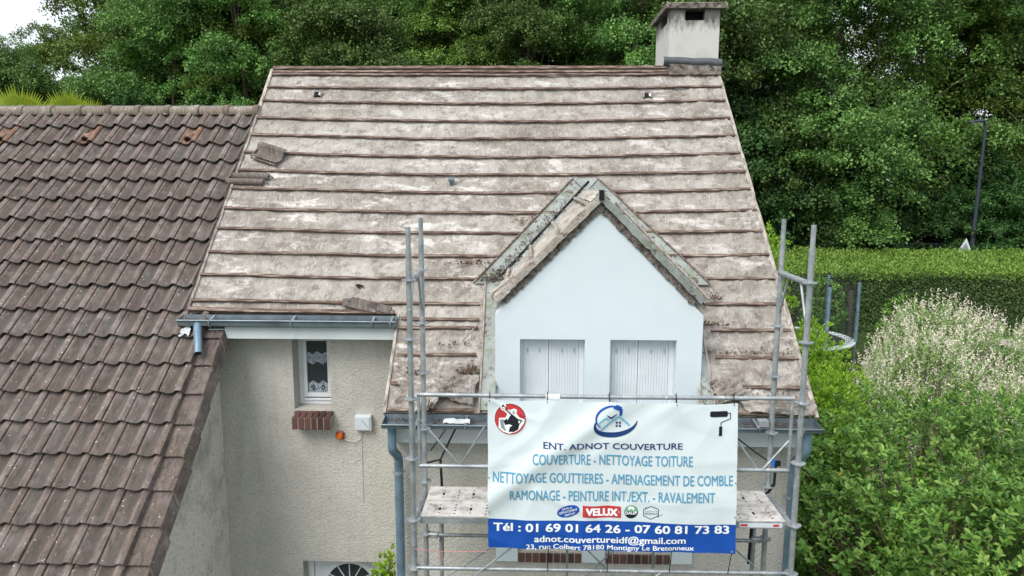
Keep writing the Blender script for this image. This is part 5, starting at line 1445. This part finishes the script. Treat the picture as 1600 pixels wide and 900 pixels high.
# clipped hedge with fresh top growth
rng = np.random.default_rng(51)
HG = thing('hedge', (19, 31, 0), 'long clipped hedge, dark front and bright yellow-green top, across the garden', 'hedge')
HX0, HX1, HY0, HY1 = 10.6, 28, 29.6, 33.4
def htop(x, y): return 2.45+.155*(y-HY0)+.12*n3(x*.8, y*.8)
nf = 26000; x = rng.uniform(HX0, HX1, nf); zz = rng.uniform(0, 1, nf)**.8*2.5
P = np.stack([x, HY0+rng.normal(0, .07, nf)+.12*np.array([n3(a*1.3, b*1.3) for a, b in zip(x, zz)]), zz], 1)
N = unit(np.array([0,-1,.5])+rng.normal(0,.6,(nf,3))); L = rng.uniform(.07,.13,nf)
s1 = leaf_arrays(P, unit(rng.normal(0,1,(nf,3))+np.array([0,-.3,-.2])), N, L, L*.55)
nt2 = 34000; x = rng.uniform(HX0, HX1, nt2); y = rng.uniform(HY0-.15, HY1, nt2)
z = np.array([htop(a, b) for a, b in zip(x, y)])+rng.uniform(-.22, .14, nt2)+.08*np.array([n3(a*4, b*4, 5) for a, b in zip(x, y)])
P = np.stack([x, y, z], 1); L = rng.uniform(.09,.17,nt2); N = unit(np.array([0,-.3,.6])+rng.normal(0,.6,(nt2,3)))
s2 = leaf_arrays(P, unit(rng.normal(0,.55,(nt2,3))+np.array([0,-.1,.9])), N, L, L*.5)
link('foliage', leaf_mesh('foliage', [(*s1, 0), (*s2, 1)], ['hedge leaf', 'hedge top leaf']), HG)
m = MB(); m.hexa([(HX0+.2,HY0+.2,0),(HX1,HY0+.2,0),(HX1,HY1-.2,0),(HX0+.2,HY1-.2,0),(HX0+.2,HY0+.2,2.3),(HX1,HY0+.2,2.3),(HX1,HY1-.2,2.9),(HX0+.2,HY1-.2,2.9)]); m.build('hedge_core', 'hedge leaf', HG)

# palm fronds showing above the tiled ridge
rng = np.random.default_rng(61)
PM = thing('palm', (-9.4, 13.2, 0), 'yellow-green fan palm showing its fronds above the tiled ridge', 'palm')
def frond(c, r_, a0, a1, tilt, n_=30):
    m = MB(); c = Vector(c)
    for i in range(n_):
        a = R(a0+(a1-a0)*i/(n_-1)); d_ = Vector((math.cos(a), tilt*math.sin(a)*.5-.15, math.sin(a))); d_.normalize(); ln = r_*rng.uniform(.9, 1.08)
        s_ = Vector((-math.sin(a), 0, math.cos(a))); w_ = .05*r_
        p1 = c+d_*ln*.55; p2 = c+d_*ln+Vector((0,-.02,-.03*ln))
        m.add([c, p1+s_*w_, p2, p1-s_*w_, p1+Vector((0,.03,0))], [(0,1,4),(1,2,4),(2,3,4),(3,0,4)])
    m.build('frond', 'palm leaf', PM)
frond((-9.35,12.9,7.22), .78, 12, 168, .4, 40); frond((-8.62,13.2,7.3), .66, 15, 150, .3, 34); frond((-9.95,13.4,7.2), .7, 15, 160, .5, 28); frond((-8.35,13.4,7.35), .5, -5, 100, .2, 20)
m = MB(); m.tube([(-9.2,13.2,0),(-9.15,13.2,4),(-9.1,13.1,7.0)], [.2,.17,.12], 10); m.build('trunk', 'bark', PM)
for (a, b, c_) in ((-9.35,12.9,7.22),(-8.62,13.2,7.3),(-9.95,13.4,7.2),(-8.35,13.4,7.35)):
    m = MB(); m.tube([(-9.1,13.1,6.9),((a-9.1)/2,13.2,7.0),(a,b,c_)], .015, 5); m.build('leaf_stalk', 'palm leaf', PM)

# ------------------------------------------------------------------ garden and street things
ST = thing('street_lamp', (21.1, 34.2, 0), 'tall dark street lamp standing behind the clipped hedge', 'street lamp')
m = MB(); m.tube([(21.1,34.2,0),(21.15,34.2,5),(21.2,34.2,9.0)], [.11,.09,.06], 12); m.build('pole', 'lamp post paint', ST, smooth=True)
m = MB(); m.tube([(21.2,34.2,8.95),(21.05,34.2,9.10),(20.9,34.2,9.12)], .05, 8); m.build('arm', 'lamp post paint', ST, smooth=True)
m = MB(); vs = []; n_ = 16
for (zz, f) in ((9.02,.8),(9.06,1),(9.12,.9),(9.16,.5)):
    for i in range(n_): a = 2*math.pi*i/n_; vs.append((20.78+.44*f*math.cos(a), 34.2+.17*f*math.sin(a), zz-.06*math.cos(a)*-1*.5))
m.add(vs, [(j*n_+i, j*n_+(i+1) % n_, (j+1)*n_+(i+1) % n_, (j+1)*n_+i) for j in range(3) for i in range(n_)]+[tuple(range(n_)), tuple(range(3*n_, 4*n_))]); m.build('lamp_head', 'lamp post paint', ST, smooth=True)
m = MB(); m.box(20.5,21.0,34.1,34.3,8.985,9.0); m.build('lamp_glass', 'grey plastic', ST)
SG = thing('road_sign', (20.6, 33.9, 0), 'back of a white triangular road sign standing beside the street lamp', 'road sign')
m = MB(); m.prism([(20.15,33.9,2.75),(20.95,33.7,2.75),(20.6,33.8,3.65)], (.01,.03,0)); m.build('sign_plate', 'grey plastic', SG)
m = MB(); m.tube([(20.6,33.9,0),(20.6,33.9,3.5)], .035, 8); m.build('pole', 'galv', SG, smooth=True)
m = MB(); m.prism([(20.25,33.865,2.83),(20.85,33.715,2.83),(20.59,33.79,3.45)], (-.004,-.012,0)); m.build('sign_face', 'lamp red' if False else 'grey ink', SG)
# trampoline
TR = thing('trampoline', (9.35, 24.4, 0), 'garden trampoline with grey net poles half hidden by the laurel', 'trampoline')
tc = Vector((9.35, 24.4)); rr = 1.75
m = MB(); n_ = 36; vs = []
for (r_, z) in ((rr-.20,.86),(rr-.20,.90),(rr+.12,.90),(rr+.12,.86)):
    for i in range(n_): a = 2*math.pi*i/n_; vs.append((tc.x+r_*math.cos(a), tc.y+r_*math.sin(a), z))
m.add(vs, [(j*n_+i, j*n_+(i+1) % n_, ((j+1) % 4)*n_+(i+1) % n_, ((j+1) % 4)*n_+i) for j in range(4) for i in range(n_)]); m.build('pad', 'grey plastic', TR)
m = MB(); m.add([(tc.x+(rr-.2)*math.cos(2*math.pi*i/n_), tc.y+(rr-.2)*math.sin(2*math.pi*i/n_), .87) for i in range(n_)], [tuple(range(n_))]); m.build('mat', 'net', TR)
for i in range(6):
    a = R(-22+60*i); x_, y_ = tc.x+(rr+.1)*math.cos(a), tc.y+(rr+.1)*math.sin(a)
    m = MB(); m.tube([(x_,y_,0),(x_,y_,1.0)], .025, 8); m.build('leg', 'galv', TR, smooth=True)
    m = MB(); m.tube([(x_,y_,.9),(x_,y_,2.95)], .055, 10); m.build('net_pole', 'pipe', TR, smooth=True)
    m = MB(); m.tube([(x_,y_,2.95),(x_,y_,3.02)], .06, 10); m.build('pole_cap', 'net', TR, smooth=True)
m = MB(); nn = 72
for k_ in range(26):
    z = 1.0+1.9*k_/25
    m.tube([(tc.x+rr*math.cos(2*math.pi*i/24), tc.y+rr*math.sin(2*math.pi*i/24), z) for i in range(25)], .007, 3, False)
for i in range(nn): a = 2*math.pi*i/nn; m.tube([(tc.x+rr*math.cos(a), tc.y+rr*math.sin(a), 1.0),(tc.x+rr*math.cos(a), tc.y+rr*math.sin(a), 2.9)], .006, 3, False)
m.build('net', 'net', TR)
def post(x, y, h, label):
    m = MB(); m.tube([(x,y,0),(x+.02,y,h*.6),(x,y,h)], [.09,.085,.08], 9); o = m.build('post', 'wood post'); return tag(o, label, 'post')
post(12.25, 26.9, 2.15, 'weathered wooden post standing between the trampoline and the hedge')
post(13.4, 20.5, 2.4, 'dark wooden post rising out of the light green shoots by the willow')
FN = thing('fence', (15, 35.2, 0), 'dark mesh fence at the foot of the wood behind the hedge', 'fence')
for i in range(11):
    x = 10+i*2.0; m = MB(); m.tube([(x,35.2,0),(x,35.2,3.3)], .04, 8); m.build('post', 'lamp post paint', FN)
m = MB(); m.tube([(10,35.2,3.25),(30,35.2,3.25)], .03, 6); m.tube([(10,35.2,2.2),(30,35.2,2.2)], .02, 6); m.build('rail', 'lamp post paint', FN)
